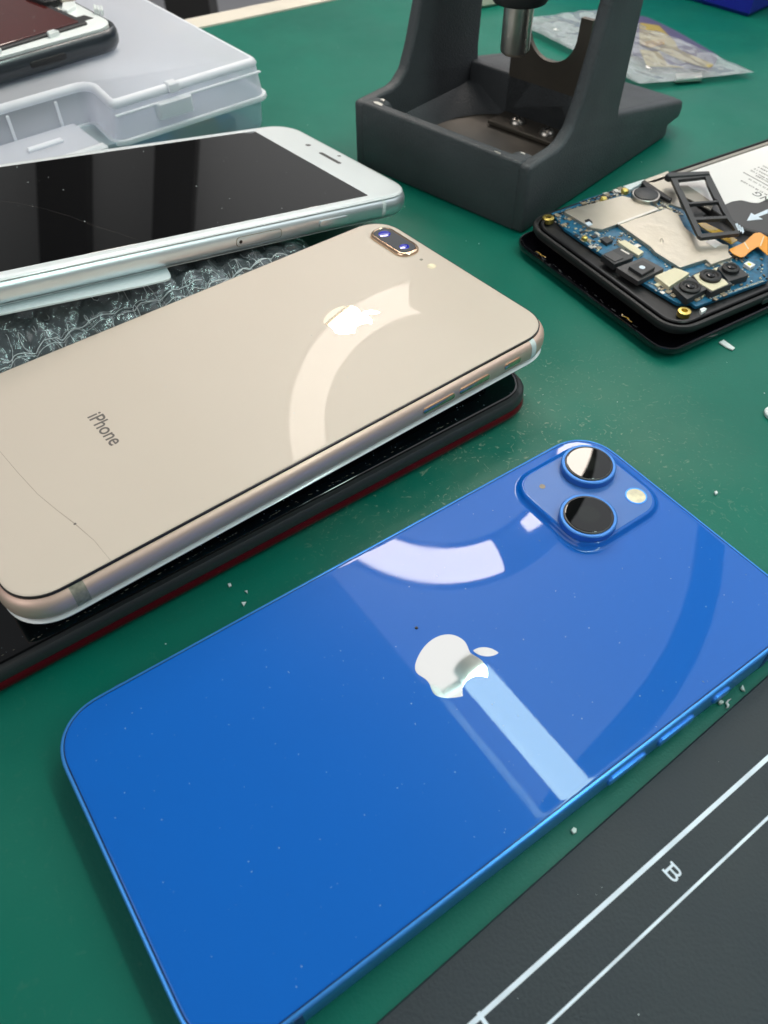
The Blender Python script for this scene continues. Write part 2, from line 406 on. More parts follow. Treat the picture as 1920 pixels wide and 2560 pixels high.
# sweep from a0 through am to a1
def unwrap(a, ref, sgn):
    while sgn * (a - ref) < 0: a += sgn * 2 * math.pi
    return a
sg = 1 if unwrap(am, a0, 1) < unwrap(a1, a0, 1) else -1
a1u = unwrap(a1, a0, sg)
lamp = thing('ring_lamp', 'round ring lamp with lit white diffuser arc hung over the bench', 'lamp', at=tuple(RC))
def ringpt(a, r, h): return tuple(RX * (r * math.cos(a)) + RY * (r * math.sin(a)) + RN * h)
def arc_mesh(t0, t1, prof, n):
    rings = [[ringpt(t0 + (t1 - t0) * i / n, r, h) for r, h in prof] for i in range(n + 1)]
    return loft(rings)
half = [(95, 0), (97, -4), (102, -7), (108, -8), (114, -7), (119, -4), (121, 0), (121, 3), (95, 3)]
obj('diffuser', *arc_mesh(a0, a1u, half, 48), 'ring_lit', lamp)
rings = [[ringpt(2 * math.pi * i / 64, r, h) for r, h in [(90, 4), (92, 16), (108, 22), (124, 16), (126, 4)]] for i in range(64)]
rings2 = []
for i in range(29):                       # second lit sector, narrower at the mount
    t = i / 28; a = R(-50.5 + 97 * t); ro = 105 + 16 * min(1, t * 2.4)
    rings2.append([ringpt(a, 95 + (r - 95) * (ro - 95) / 26, h) for r, h in half])
obj('diffuser', *loft(rings2), 'ring_lit', lamp)
obj('housing', *loft(rings, closed=True), 'lamp_dark', lamp)
# neck and pole carry the ring from the table behind the picture
ag = (a0 + a1u) / 2 + math.pi
e0 = Vector(ringpt(ag, 122, 12)); base = Vector((300, 560, 0)) - RC
obj('neck', *tube([tuple(e0), tuple(e0 + RN * 30), tuple(e0.lerp(base + Vector((0, 0, 420)), .6) + Vector((0, 0, 60))), tuple(base + Vector((0, 0, 380)))], 6), 'lamp_dark', lamp)
obj('pole', *tube([tuple(base + Vector((0, 0, 4))), tuple(base + Vector((0, 0, 390)))], 8), 'lamp_dark', lamp)
obj('foot', *xf(disc(60, [(0, 0), (0, 8), (6, 14)]), lambda x, y, z: (x + base.x, y + base.y, z + base.z)), 'lamp_dark', lamp)

TZ = 400.0
def mir(px, z):
    X, d = BLUE.mirror(px); return X + d * ((z - X.z) / d.z)
t0, t1 = mir(k2(815, 815), TZ), mir(k2(1305, 1378), TZ)
tl_, tr_ = mir(k2(985, 1160), TZ), mir(k2(1135, 1050), TZ)
td = (t1 - t0).normalized(); tw = (tr_ - tl_); tw = (tw - td * tw.dot(td)).length
tend = t0 + td * 620
tl = thing('tube_lamp', 'straight fluorescent tube lamp in its white batten over the bench', 'lamp', at=tuple(t0))
side = td.cross(Vector((0, 0, 1))).normalized()
if (tr_ - tl_).dot(side) < 0: side = -side
rt = tw / 2 * .88
obj('tube', *tube([(0, 0, 0), tuple(td * 620)], rt, 20), 'tube_lit', tl)
obj('end_cap', *tube([tuple(td * -14), tuple(td * -.3)], rt * .95, 20), 'lamp_white', tl)
obj('end_cap', *tube([tuple(td * 620.3), tuple(td * 634)], rt * .95, 20), 'lamp_white', tl)
def bt(a, s, z): return tuple(td * a + side * s + Vector((0, 0, z)))
obj('batten', *loft([[bt(a, -rt * 3.15, -rt * .9), bt(a, -rt * 2.05, rt * .9), bt(a, -rt * 2.05, rt * 1.3), bt(a, -rt * 3.25, rt * 1.3)] for a in (-14, 634)]), 'lamp_white', tl, ang=20)
for a in (-10, 628): obj('bracket', *loft([[bt(a, -rt * 2.1, rt * .7), bt(a, rt * .6, rt * .7), bt(a, rt * .6, rt * 1.2), bt(a, -rt * 2.1, rt * 1.2)], [bt(a + 5, -rt * 2.1, rt * .7), bt(a + 5, rt * .6, rt * .7), bt(a + 5, rt * .6, rt * 1.2), bt(a + 5, -rt * 2.1, rt * 1.2)]]), 'lamp_white', tl, ang=20)
pe = td * 600
obj('pole', *tube([tuple(pe + Vector((0, 0, rt * 2))), tuple(pe + side * 60 + Vector((0, 0, rt * 2))), tuple(pe + side * 60 + Vector((0, 0, -TZ)))], 7), 'lamp_white', tl)

HZ = 620.0  # hose shape added to block the ceiling light as a dark mirrored arc
hp = [mir((x * 1.15727, y * 1.15727), HZ) for x, y in ((1532, 1195), (1524, 1260), (1502, 1340), (1470, 1415), (1425, 1490), (1370, 1560), (1300, 1640), (1225, 1725))]
hd = hp[0] - hp[1]
hp = [hp[0] + hd * 9 + Vector((0, 0, 300)), hp[0] + hd * 8, hp[0] + hd * 5, hp[0] + hd * 3, hp[0] + hd * 1.5] + hp + [hp[-1] + (hp[-1] - hp[-2]) * 2 + Vector((0, 0, 120)), hp[-1] + (hp[-1] - hp[-2]) * 3 + Vector((0, 0, 600))]
hb = hp[0]
hs = tag(obj('mirror_band_hose', *tube([tuple(p - hb) for p in hp], 17, 14), 'lamp_dark'), 'black hose added over the bench to mirror as a dark arc', 'hose')
hs.location = hb * S

CZ = 1600.0
e0_, e1_ = mir(k2(70, 290), CZ), mir(k2(1110, 1540), CZ)
ed = (e1_ - e0_).normalized(); es = ed.cross(Vector((0, 0, 1))).normalized()
if (mir(k2(1200, 600), CZ) - e0_).dot(es) < 0: es = -es
AL, AW = 4200.0, 3000.0
cc = (e0_ + e1_) / 2 + es * (AW / 2)
la = bpy.data.lights.new('ceiling_panel', 'AREA'); la.shape = 'RECTANGLE'; la.size = AL * S; la.size_y = AW * S
la.energy = 1.15 * (AL * S) * (AW * S) * math.pi; la.color = (.95, .97, 1.0)
lo = bpy.data.objects.new('ceiling_panel_light', la); col.objects.link(lo)
mw = Matrix((ed, es, Vector((0, 0, 1)))).transposed()
if mw.determinant() < 0: mw = Matrix((-ed, es, Vector((0, 0, 1)))).transposed()
mw = mw.to_4x4(); mw.translation = cc * S; lo.matrix_world = mw
lw_ = bpy.data.lights.new('side_panel', 'AREA'); lw_.shape = 'RECTANGLE'; lw_.size = .9; lw_.size_y = .7; lw_.energy = 3.2; lw_.color = (1.0, .98, .95)
lwo = bpy.data.objects.new('side_panel_light', lw_); col.objects.link(lwo); lwo.location = (-.75, -.35, .75)
lwo.rotation_euler = (Vector((0, .12, 0)) - Vector(lwo.location)).to_track_quat('-Z', 'Y').to_euler()
print('ring angles', a0, am, a1u, 'tube', t0, t1, rt, 'ceil', cc, 'edge', e0_, e1_)

# ------------------------------------------------------------------ setting: bench mat, bench, floor, wall
ma, mb = U(516, 69), U(720, 26); md = (mb - ma).normalized(); mn = Vector((-md.y, md.x, 0))
def mp(a, s, z=0): p = ma + md * a + mn * s; return (p.x, p.y, z)
tag(obj('bench_mat', *loft([[mp(-900, 0, -3), mp(1300, 0, -3), mp(1300, -900, -3), mp(-900, -900, -3)], [mp(-900, 0, 0), mp(1300, 0, 0), mp(1300, -900, 0), mp(-900, -900, 0)]]), 'mat', smooth=False), kind='structure')
wt = thing('workbench', 'cream edged workbench top under the green mat', 'workbench', at=(0, 300, -30))
def rel(p, o): return (p[0] - o[0], p[1] - o[1], p[2] - o[2])
O = (0, 300, -30)
def bx(a0_, a1_, s0, s1, z0, z1):
    return [[rel(mp(a, s, z), O) for a, s in ((a0_, s0), (a1_, s0), (a1_, s1), (a0_, s1))] for z in (z0, z1)]
obj('edge_trim', *loft(bx(-900, 1300, .2, 15, -30, .8)), 'edge_trim', wt, smooth=False)
obj('top_board', *loft(bx(-900, 1300, 0, -900, -30, -3.2)), 'cream_plastic', wt, smooth=False)
for a, s in ((-860, -60), (1240, -60), (-860, -860), (1240, -860)):
    obj('leg', *loft(bx(a - 25, a + 25, s - 25, s + 25, -750, -30.2)), 'post', wt, smooth=False)
tag(obj('floor', [(-6000, -3000, -750), (6000, -3000, -750), (6000, 4000, -750), (-6000, 4000, -750)], [(0, 1, 2, 3)], 'floor', smooth=False), kind='structure')
tag(obj('back_wall', *box(-6000, 6000, 4000, 4100, -750, 2300, 1), 'wall', smooth=False), kind='structure')
def wall_x(px, Y):
    X, d = WHITE.mirror(px); p = X + d * ((Y - X.y) / d.y); return p
posts = []
r0, r1 = ray(414, 25), ray(525, 25)
posts.append((r0.x / r0.y * 2300, r1.x / r1.y * 2300, 2300))
for a, b_ in ((95, 215), (380, 478)):
    q0, q1 = wall_x((a, 560), 3700), wall_x((b_, 560), 3700); posts.append((q0.x, q1.x, 3700))
print('posts', posts)
for i, (x0, x1, Y) in enumerate(posts):
    o = obj('rack_post', *xf(box(0, abs(x1 - x0), 0, 120, 0, 2900 if i else 950, 3), lambda x, y, z: (x, y, z)), 'post')
    o.location = (min(x0, x1) * S, Y * S, -.75)
    tag(o, ['dark leg standing on the grey floor behind the bench edge', 'dark upright post against the far wall, mirrored in the black screen', 'dark upright post against the far wall, mirrored in the black screen'][i], 'post', None if i == 0 else 'posts against the far wall')

# ------------------------------------------------------------------ blue phone
ph = thing('blue_phone', 'blue glass smartphone lying face down with two large camera lenses', 'phone', BLUE)
W_, H_, RC_ = 71.5, 146.7, 11.8
obj('frame', *slab(W_, H_, RC_, [(.9, -7.6), (.35, -7.5), (0, -7.0), (0, -.8), (.05, -.5), (.22, -.2), (.5, -.05), (.74, -.04), (.8, -.35)], 14), 'blue_metal', ph)
obj('gasket', *slab(W_ - 1.5, H_ - 1.5, RC_ - .75, [(0, -.35), (.02, -.12)], 14), 'black', ph)
obj('back_glass', *slab(W_ - 1.9, H_ - 1.9, RC_ - .95, [(0, -.2), (0, -.02), (.12, .05), (.45, .09), (.8, .09)], 14), 'blue_glass', ph, ang=60)
cbx, cby = -17.9, 56.4
bump = obj('camera_bump', *slab(29.4, 29.4, 8.6, [(0, .085), (.35, .14), (.8, .35), (1.15, .8), (1.35, 1.15), (1.7, 1.42), (2.1, 1.5)], 12, cbx, cby), 'blue_glass', ph, ang=60)
obj('bump_top', *slab(25.0, 25.0, 6.4, [(0, 1.49), (0, 1.53)], 12, cbx, cby), 'blue_matte', bump)
for (lx, ly) in ((-23.6, 61.9), (-11.5, 50.0)):
    lr = obj('lens_ring', *disc(6.75, [(0, 1.5), (0, 3.2), (.25, 3.4), (.85, 3.4), (.95, 3.2)], lx, ly, 48), 'blue_ring', bump)
    obj('lens_collar', *disc(5.85, [(0, 3.15), (0, 3.55), (.15, 3.62), (.5, 3.62)], lx, ly, 48), 'black', bump)
    obj('lens_glass', *disc(5.4, [(0, 3.5), (0, 3.64), (.12, 3.68)], lx, ly, 48), 'lens', bump, ang=10)
    obj('lens_core', *disc(2.6, [(0, 3.6), (0, 3.685)], lx, ly, 32), 'lens_green', bump, ang=10)
obj('flash', *disc(2.3, [(0, 1.52), (0, 1.6), (.25, 1.62)], -10.2, 65.0, 28), 'cream', bump)
obj('flash_rim', *loft([[(x, y, z) for x, y in circ(r, 28, -10.2, 65.0)] for r, z in ((2.3, 1.52), (2.3, 1.66), (2.6, 1.66), (2.6, 1.52))], closed=True), 'blue_metal', bump)
obj('microphone', *disc(.75, [(0, 1.52), (0, 1.57)], -25.6, 48.7, 20), 'ceramic', bump)
emblem(ph, 'mirror', 14.1, 0.0, -6.4, .105)
for nm, y0, y1 in (('mute_switch', 40.6, 45.8), ('volume_button', 24.5, 34.9), ('volume_button', 10.7, 21.0)):
    obj(nm, *xf(slab(y1 - y0, 2.4, 1.1, [(0, 0), (0, .45), (.2, .62)], 6), lambda x, y, z, c=(y0 + y1) / 2: (35.7 + z, x + c, y - 3.9)), 'blue_metal', ph)
for sx in (-1, 1):
    for sy in (-1, 1):
        obj('antenna_band', *box(sx * 35.76 - .1, sx * 35.76 + .1, sy * 57.8 - .8, sy * 57.8 + .8, -7.0, -.5, .02), 'blue_band', ph)
specks('dust', 300, (-34, 34, -70, 70), .11, ph, smin=.035, smax=.17, rng=3)
obj('black_speck', *disc(.38, [(0, .1), (.1, .35)], -11.3, 0, 7), 'black', ph)

# ------------------------------------------------------------------ gold phone
ph = thing('gold_phone', 'cracked gold smartphone lying face down on a red phone', 'phone', GOLD)
GY = 4.0; GW, GH = 78.1, 150.4
fr = []
for i in range(13):
    t = math.pi * (i / 12) ; fr.append((2.6 * (1 - math.sin(t)) ** 1.35, -3.75 - 3.2 * math.cos(math.pi - t) * -1))
fr = [(i, z) for i, z in sorted(fr, key=lambda q: q[1])]
obj('frame', *slab(GW, GH, 11.6, [(2.8, -6.98)] + fr + [(2.7, -.42)], 14, 0, GY), 'gold_metal', ph, ang=60)
obj('adhesive', *slab(GW - 2.9, GH - 2.9, 10.2, [(0, -.7), (0, -.12)], 14, 0, GY), 'black', ph)
obj('back_glass', *slab(GW - 3.5, GH - 3.5, 9.9, [(0, -.2), (0, -.02), (.15, .06), (.6, .10), (1.0, .10)], 14, 0, GY), 'gold_glass', ph, ang=60)
obj('front_glass', *slab(GW - .6, GH - .6, 11.3, [(1.0, -8.0), (.2, -7.7), (0, -7.3), (.5, -6.85), (2, -6.8)], 14, 0, GY), 'white_glass', ph, ang=60)
cm = obj('camera_bump', *slab(18.2, 8.0, 3.95, [(0, .09), (.05, .5), (.35, .95), (.8, 1.05), (.95, .85)], 12, -22.6, 71.4), 'gold_bright', ph, ang=60)
obj('camera_window', *slab(16.1, 5.9, 2.9, [(0, .8), (0, .98)], 12, -22.6, 71.4), 'black_gloss', cm)
for lx, r in ((-27.4, 1.9), (-17.8, 1.55)):
    obj('lens', *disc(r, [(0, .97), (.1, 1.0), (.6, 1.06)], lx, 71.4, 24), 'lens_blue', cm)
obj('microphone', *disc(.55, [(0, .09), (0, .125)], -10.1, 71.6, 16), 'band_grey', ph)
obj('flash', *disc(1.35, [(0, .09), (0, .125)], -5.4, 71.6, 24), 'cream', ph)
emblem(ph, 'mirror_gold', 12.4, .3, 31.0, .125)
lettering('lettering', 'iPhone', 5.1, 'print_grey', ph, -.6, -33.3, .115, 0, 'CENTER', .95, bold=.05)
cp = [GOLD.loc((-60 * .422, 880 + 540 * .422)), GOLD.loc((0, 880 + 590 * .422)), GOLD.loc((110 * .422, 880 + 720 * .422)), GOLD.loc((225 * .422, 880 + 845 * .422)), GOLD.loc((340 * .422, 880 + 940 * .422)), GOLD.loc((445 * .422, 880 + 1020 * .422)), GOLD.loc((560 * .422, 880 + 1120 * .422)), GOLD.loc((655 * .422, 880 + 1235 * .422))]
obj('crack', *strip(cp, [.10, .11, .14, .14, .15, .2, .12, .08], .112), 'crack_brown', ph)
obj('chip', *disc(.35, [(0, .1), (.1, .13)], cp[5][0], cp[5][1], 6), 'print_grey', ph)
for nm, y0, y1 in (('volume_button', 31.4, 41.6), ('volume_button', 43.2, 53.4), ('mute_switch', 58.7, 64.4)):
    obj(nm, *xf(slab(y1 - y0, 1.7, .85, [(0, 0), (0, .5), (.2, .65)], 6), lambda x, y, z, c=(y0 + y1) / 2: (38.75 + z, x + c, y - 3.6)), 'gold_bright', ph)
def hoop(y0, y1, inner=None, x0=0, sx=1):
    """a thin band round the curved edge of a phone: follows the frame profile"""
    return loft([[(sx * (GW / 2 - i + .06), y, z) for i, z in fr] + [(sx * (GW / 2 - 3.2), y, fr[-1][1]), (sx * (GW / 2 - 3.2), y, fr[0][1])] for y in (y0, y1)])
obj('antenna_band', *hoop(-59.2, -56.2), 'band_grey', ph)
obj('antenna_band', *hoop(68.6, 70.2), 'white_plastic', ph)
specks('dust', 90, (-33, 34, -65, 74), .11, ph, smin=.04, smax=.14, rng=8)

# ------------------------------------------------------------------ red phone and the black phone lying between
ph = thing('red_phone', 'worn red framed phone with black glass lying under the gold phone', 'phone', RED)
rp = [(2.2, -8.3), (1.2, -8.0), (.35, -7.0), (0, -6.0), (.05, -5.2), (.4, -4.4)]
obj('frame', *slab(75.7, 172, 11.0, rp, 14), 'red_metal', ph, ang=60)
obj('bezel', *slab(75.2, 171.5, 10.8, [(.3, -4.6), (.1, -4.1), (.1, -1.8), (.7, -1.0), (2.0, -.95)], 14), 'grey_black', ph, ang=50)
obj('front_glass', *slab(71.6, 168, 9.4, [(0, -1.1), (0, -.2), (.4, .05), (1.0, .1), (1.5, .1)], 14), 'black_gloss', ph, ang=50)
g = random.Random(5); V, Fs = [], []
for i in range(110):                      # broken glue line along the glass edge
    y = -84 + 140 * g.random(); x = 34.6 + g.gauss(0, .16); s = g.uniform(.08, .26); k = len(V)
    V += [(x - s * .4, y - s * 1.6, .1), (x + s * .4, y - s, .1), (x + s * .3, y + s * 1.5, .1), (x - s * .4, y + s, .1), (x, y, .1 + s * .6)]
    Fs += [(k, k + 1, k + 4), (k + 1, k + 2, k + 4), (k + 2, k + 3, k + 4), (k + 3, k, k + 4)]
o = obj('glue_residue', V, Fs, 'old_glue', ph, False); o['kind'] = 'stuff'
specks('dust', 120, (30, 35, -84, 78), .12, ph, smin=.05, smax=.2, rng=11)
bpz = Pose(-41.5, 164.5, 15.4, R(37.0 - 90), -.004, -.02)
ph = thing('black_phone', 'black phone sandwiched between the gold phone and the red phone', 'phone', bpz)
obj('frame', *slab(66, 138, 9, [(1, -6.6), (0, -5.6), (0, -1.2), (1, -.3)], 10), 'soft_black', ph)
obj('front_glass', *slab(63, 135, 8, [(0, -.5), (.3, 0)], 10), 'black_gloss', ph)

# ------------------------------------------------------------------ white phone
ph = thing('white_phone', 'white fronted phone with black screen face up on bubble wrap', 'phone', WHITE)
WW, WH = 78.1, 158.4
obj('frame', *slab(WW, WH, 11.6, [(2.8, -6.98)] + fr + [(2.7, -.42)], 14), 'silver', ph, ang=60)
obj('front_glass', *slab(WW - 2.0, WH - 2.0, 10.8, [(0, -.75), (-.15, -.5), (.1, -.15), (.7, .05), (1.6, .1), (2.2, .1)], 14), 'white_glass', ph, ang=60)
obj('screen', *slab(69.4, 122.6, .6, [(0, .1), (.05, .125)], 3), 'screen', ph, False)
obj('earpiece', *slab(12.4, 1.7, .84, [(0, .1), (0, .13)], 6, .6, 70.6), 'label_dark', ph)
obj('front_camera', *disc(1.05, [(0, .1), (0, .13)], -13.8, 71.2, 20), 'label_dark', ph)
obj('proximity_sensor', *disc(.7, [(0, .1), (0, .13)], .2, 75.0, 16), 'label_dark', ph)
obj('back_glass', *slab(WW - 3, WH - 3, 10.2, [(.8, -7.5), (.2, -7.4), (0, -7.0)], 12), 'white_glass', ph)
def edge_plate(nm, y0, y1, wd, m_, lift=.04, zc=-3.75):
    obj(nm, *xf(slab(y1 - y0, wd, wd / 2 - .02, [(0, -.6), (0, lift), (.1, lift + .05)], 6), lambda x, y, z, c=(y0 + y1) / 2: (39.05 + z, x + c, y + zc)), m_, ph)
edge_plate('sim_slot', 8.4, 24.6, 3.0, 'band_grey', -.02); edge_plate('sim_tray', 8.65, 24.35, 2.7, 'silver', .03)
obj('pin_hole', *xf(disc(.55, [(0, 0), (0, .12)], 0, 0, 14), lambda x, y, z: (39.05 + z, x + 10.0, y - 3.75)), 'black', ph)
edge_plate('power_button', 38.6, 49.6, 2.2, 'silver', .45)
obj('antenna_band', *loft([[(WW / 2 - i + .05, y, z) for i, z in fr] + [(WW / 2 - 3.2, y, fr[-1][1]), (WW / 2 - 3.2, y, fr[0][1])] for y in (64.2, 65.6)]), 'white_plastic', ph)
sp = [WHITE.loc((x * .633, 280 + y * .633)) for x, y in ((0, 352), (90, 365), (180, 385), (280, 415), (370, 450), (460, 478), (540, 505))]
obj('scratch', *strip(sp, .035, .135), 'print_grey', ph)
specks('dust', 55, (-33, 34, -60, 60), .13, ph, smin=.05, smax=.26, rng=12, material='flake')

zc_ = lambda x, y: (x * .2893, 640 + y * .2893)
cpts = [WHITE.loc(zc_(*p), -8.1) for p in ((1400, 70), (1435, 100), (1470, 160), (1478, 190), (1460, 212), (1250, 262), (700, 372), (0, 515), (-500, 625))]
cpts += [(cpts[-1][0] - 25, cpts[-1][1]), (cpts[0][0] - 25, cpts[0][1])]
card = tag(obj('white_card', *prism(cpts, -8.15, -7.6, .1, .8), 'card'), 'white plastic card slipped between white phone and bubble wrap', 'card')
mw = WHITE.m.to_4x4(); mw.translation = WHITE.o * S; card.matrix_world = mw

# ------------------------------------------------------------------ bubble wrapped bundle under the white phone
BX, BY = GOLD.m.col[0].copy(), GOLD.m.col[1].copy(); BX.z = BY.z = 0; BX.normalize(); BY.normalize()
BO = Vector((GOLD.o.x, GOLD.o.y, 0)) - BX * 39.05
bun = thing('bubble_wrap_bundle', 'dark packet wrapped in crinkled clear bubble wrap under the white phone', 'bubble wrap', at=tuple(BO), yaw=math.atan2(BX.y, BX.x))
def wbot(p):                              # underside of the white phone above p
    n = WHITE.n; q = WHITE.o - n * 8.4
    return q.z - ((p.x - q.x) * n.x + (p.y - q.y) * n.y) / n.z
def bh(x, y):
    p = BO + BX * x + BY * y
    top = wbot(p) - .9
    lo_ = 14.2 + max(0, -x - 1.0) * 1.05
    h = min(top, lo_)
    e = min(1, max(0, (x + 70) / 10)) * min(1, max(0, (66 - y) / 14))
    return max(.4, h * (.35 + .65 * e ** .5))
def grid(x0, x1, y0, y1, nx, ny, f):
    V = [f(x0 + (x1 - x0) * i / nx, y0 + (y1 - y0) * j / ny) for j in range(ny + 1) for i in range(nx + 1)]
    Fs = [(j * (nx + 1) + i, j * (nx + 1) + i + 1, (j + 1) * (nx + 1) + i + 1, (j + 1) * (nx + 1) + i) for j in range(ny) for i in range(nx)]
    return V, Fs
def skirt(V, Fs, nx, ny, z):
    idx = [i for i in range(nx + 1)] + [j * (nx + 1) + nx for j in range(1, ny + 1)] + [ny * (nx + 1) + i for i in range(nx - 1, -1, -1)] + [j * (nx + 1) for j in range(ny - 1, 0, -1)]
    k = len(V); V = list(V) + [(V[i][0], V[i][1], z) for i in idx]; n = len(idx)
    return V, list(Fs) + [(idx[i], idx[(i + 1) % n], k + (i + 1) % n, k + i) for i in range(n)] + [tuple(range(k, k + n))]
core = skirt(*grid(-62, 3, -100, 58, 26, 50, lambda x, y: (x, y, max(.3, bh(x, y) - 3.2 + .5 * noise.noise((x * .1, y * .1, 3))))), 26, 50, .1)
obj('packet', *core, 'grey_black', bun, ang=60)
cells = {}
def bub(x, y):
    s = 8.6; r = 3.9; best = 0
    v = y / (s * .866); j0 = math.floor(v)
    for j in (j0, j0 + 1):
        i = round((x - (s / 2 if j % 2 else 0)) / s); cx, cy = i * s + (s / 2 if j % 2 else 0), j * s * .866
        g_ = random.Random(i * 131 + j * 17); hgt = g_.uniform(.9, 2.2)
        d2 = ((x - cx) ** 2 + (y - cy) ** 2) / r ** 2
        if d2 < 1: best = max(best, hgt * math.sqrt(1 - d2))
    return best
def sheet(off, k, seed):
    def f(x, y):
        wr = noise.noise((x * .35 + seed, y * .16, 1.3)) * 1.0 + noise.noise((x * .9, y * .5 + seed, 4.3)) * .22 + abs(noise.noise((x * .5 + y * .22, y * .33, seed))) * .9
        return (x, y, bh(x, y) - 2.2 + off + k * bub(x, y) + wr * 1.0)
    return f
o = obj('bubble_sheet', *grid(-62, 4, -100, 60, 190, 420, sheet(.3, 1.0, 9.2)), 'bubble', bun, ang=180)
o2 = obj('inner_sheet', *grid(-62, 4, -100, 60, 120, 260, sheet(-.7, .4, 31.7)), 'bubble', bun, ang=180)
g = random.Random(21); V, Fs = [], []
f1 = sheet(.3, 1.0, 9.2)
def crease_glint(pts2, r):
    v, f = tube([(x, y, f1(x, y)[2] + .12) for x, y in pts2], r, 4, True); k = len(V); V.extend(v); Fs.extend(tuple(q + k for q in t) for t in f)
for i in range(210):                      # bright glints on creases of the squeezed bubbles, laid on as white lines
    cx, cy = -abs(g.gauss(0, 5.5)) + .8, g.uniform(-78, 50); a = g.gauss(.25, .35); rad = g.uniform(1.0, 3.0); e = g.uniform(.18, .5); st = g.uniform(0, 6.28); ln = g.uniform(1.6, 5.0)
    P = []
    for j in range(14):
        t = st + ln * j / 13; px, py = rad * math.cos(t) + .12 * noise.noise((i, j * .7, 1)), rad * e * math.sin(t) + .12 * noise.noise((i, j * .7, 5))
        P.append((cx + px * math.cos(a) - py * math.sin(a), cy + px * math.sin(a) + py * math.cos(a)))
    crease_glint(P, g.choice((.035, .05, .07, .11)))
for i in range(14):                        # light streaks along long folds of the film, laid on as white ribs
    y0 = g.uniform(-80, 20); x0 = g.uniform(-8, 0); n = g.randint(16, 34)
    crease_glint([(x0 + .9 * noise.noise((j * .22, i * 3.1, 2)) - j * .04, y0 + j * 1.1) for j in range(n)], g.choice((.06, .1, .16)))
o = obj('crease_glint', V, Fs, 'wrinkle_glint', bun, ang=180); o['kind'] = 'stuff'

# ------------------------------------------------------------------ frosted parts case
CK = Vector((-46.8, 352.7, 0)); CYAW = R(38.7)
CASE = Pose(CK.x, CK.y, 28.0, CYAW)
z1_ = lambda x, y: (x * .434, y * .434)
cs = thing('parts_case', 'frosted clear plastic parts case with hinged lid and front latch', 'case', at=(CK.x, CK.y, 0), yaw=CYAW)
nA = CASE.loc(z1_(622, 606)); nB = CASE.loc(z1_(465, 490)); nC = CASE.loc(z1_(0, 600)); cbk = CASE.loc(z1_(850, 0))
print('case notch', nA, nB, nC, cbk)
XL, YB = -235.0, 175.0
n1x = nA[0]; n2x = nB[0] + 2; nd = max(9.0, nB[1])
n3x = n2x - 78
lidp = [(XL, 0), (n3x - 8, 0), (n3x, nd), (n2x, nd), (n1x, 0), (0, 0), (0, YB), (XL, YB)]
lp = soften(ccw(lidp), 5.0, 5)
def lofp(p, prof): return loft([[(x, y, z) for x, y in inset(p, i)] for i, z in prof])
lid = obj('lid', *lofp(lp, [(-.2, 14.2), (.6, 20), (1.2, 25.5), (1.8, 27.2), (3.0, 28.0)]), 'frost_lid', cs, ang=50)
obj('lid_rim', *loft([[(x, y, z) for x, y in inset(lp, i)] for i, z in ((-1.6, 12.6), (-1.9, 13.4), (-1.6, 14.4), (-.3, 14.5), (-.2, 12.6))], closed=True), 'frost_edge', lid, ang=50)
obj('lid_bead', *loft([[(x, y, z) for x, y in inset(lp, i)] for i, z in ((1.25, 25.2), (.75, 26.3), (1.6, 27.65), (2.6, 28.25), (3.4, 28.1), (3.0, 27.6), (2.0, 26.2))], closed=True), 'frost_edge', lid, ang=60)
obj('front_ridge', *box(n1x + 2, -1.5, -.35, .9, 23.0, 23.7, .2), 'frost_edge', lid)
mid = CASE.loc(z1_(1085, 545)); mx_ = mid[0]
obj('lid_catch', *prism([(mx_ - 8, -1.4), (mx_ + 6, -1.4), (mx_ + 7.5, 1.5), (mx_ - 9.5, 1.5)], 17.5, 23.4, .5, .8), 'frost_edge', lid)
obj('lid_stop', *box(mx_ - 2, mx_ + 2.2, -.4, 4, 25.4, 28.9, .4), 'frost_edge', lid)
bp_ = soften(ccw([(XL, 0), (0, 0), (0, YB), (XL, YB)]), 5, 5)
obj('base', *lofp(bp_, [(3.2, .3), (2.2, .9), (1.4, 3), (.6, 14.0)]), 'frost_base', cs, ang=50)
lt = obj('latch', *prism([(n3x + 2, -5.2), (n2x - 8, -5.2), (n2x - 8, -1.2), (n3x + 2, -1.2)], 5.0, 17.0, 1.0, 1.0), 'frost_edge', cs)
obj('latch_top', *prism([(n3x + 3, -1), (n2x - 9, -1), (n2x - 9, nd - 1), (n3x + 3, nd - 1)], 15.0, 16.2, .4, .6), 'frost_lid', lt)
lc = (n3x + n2x) / 2 - 2
tb = CASE.loc(z1_(262, 832), -11.2)
obj('latch_button', *box(tb[0] - 7, tb[0] + 6.5, tb[1] - 1.6, tb[1] + 1.0, 16.1, 17.4, .4), 'frost_edge', lt)
for k in range(4):
    obj('rib', *box(n2x - 14 - 19 * k, n2x - 13 - 19 * k, nd - .6, nd + .2, 15, 25, .2), 'frost_edge', lid)
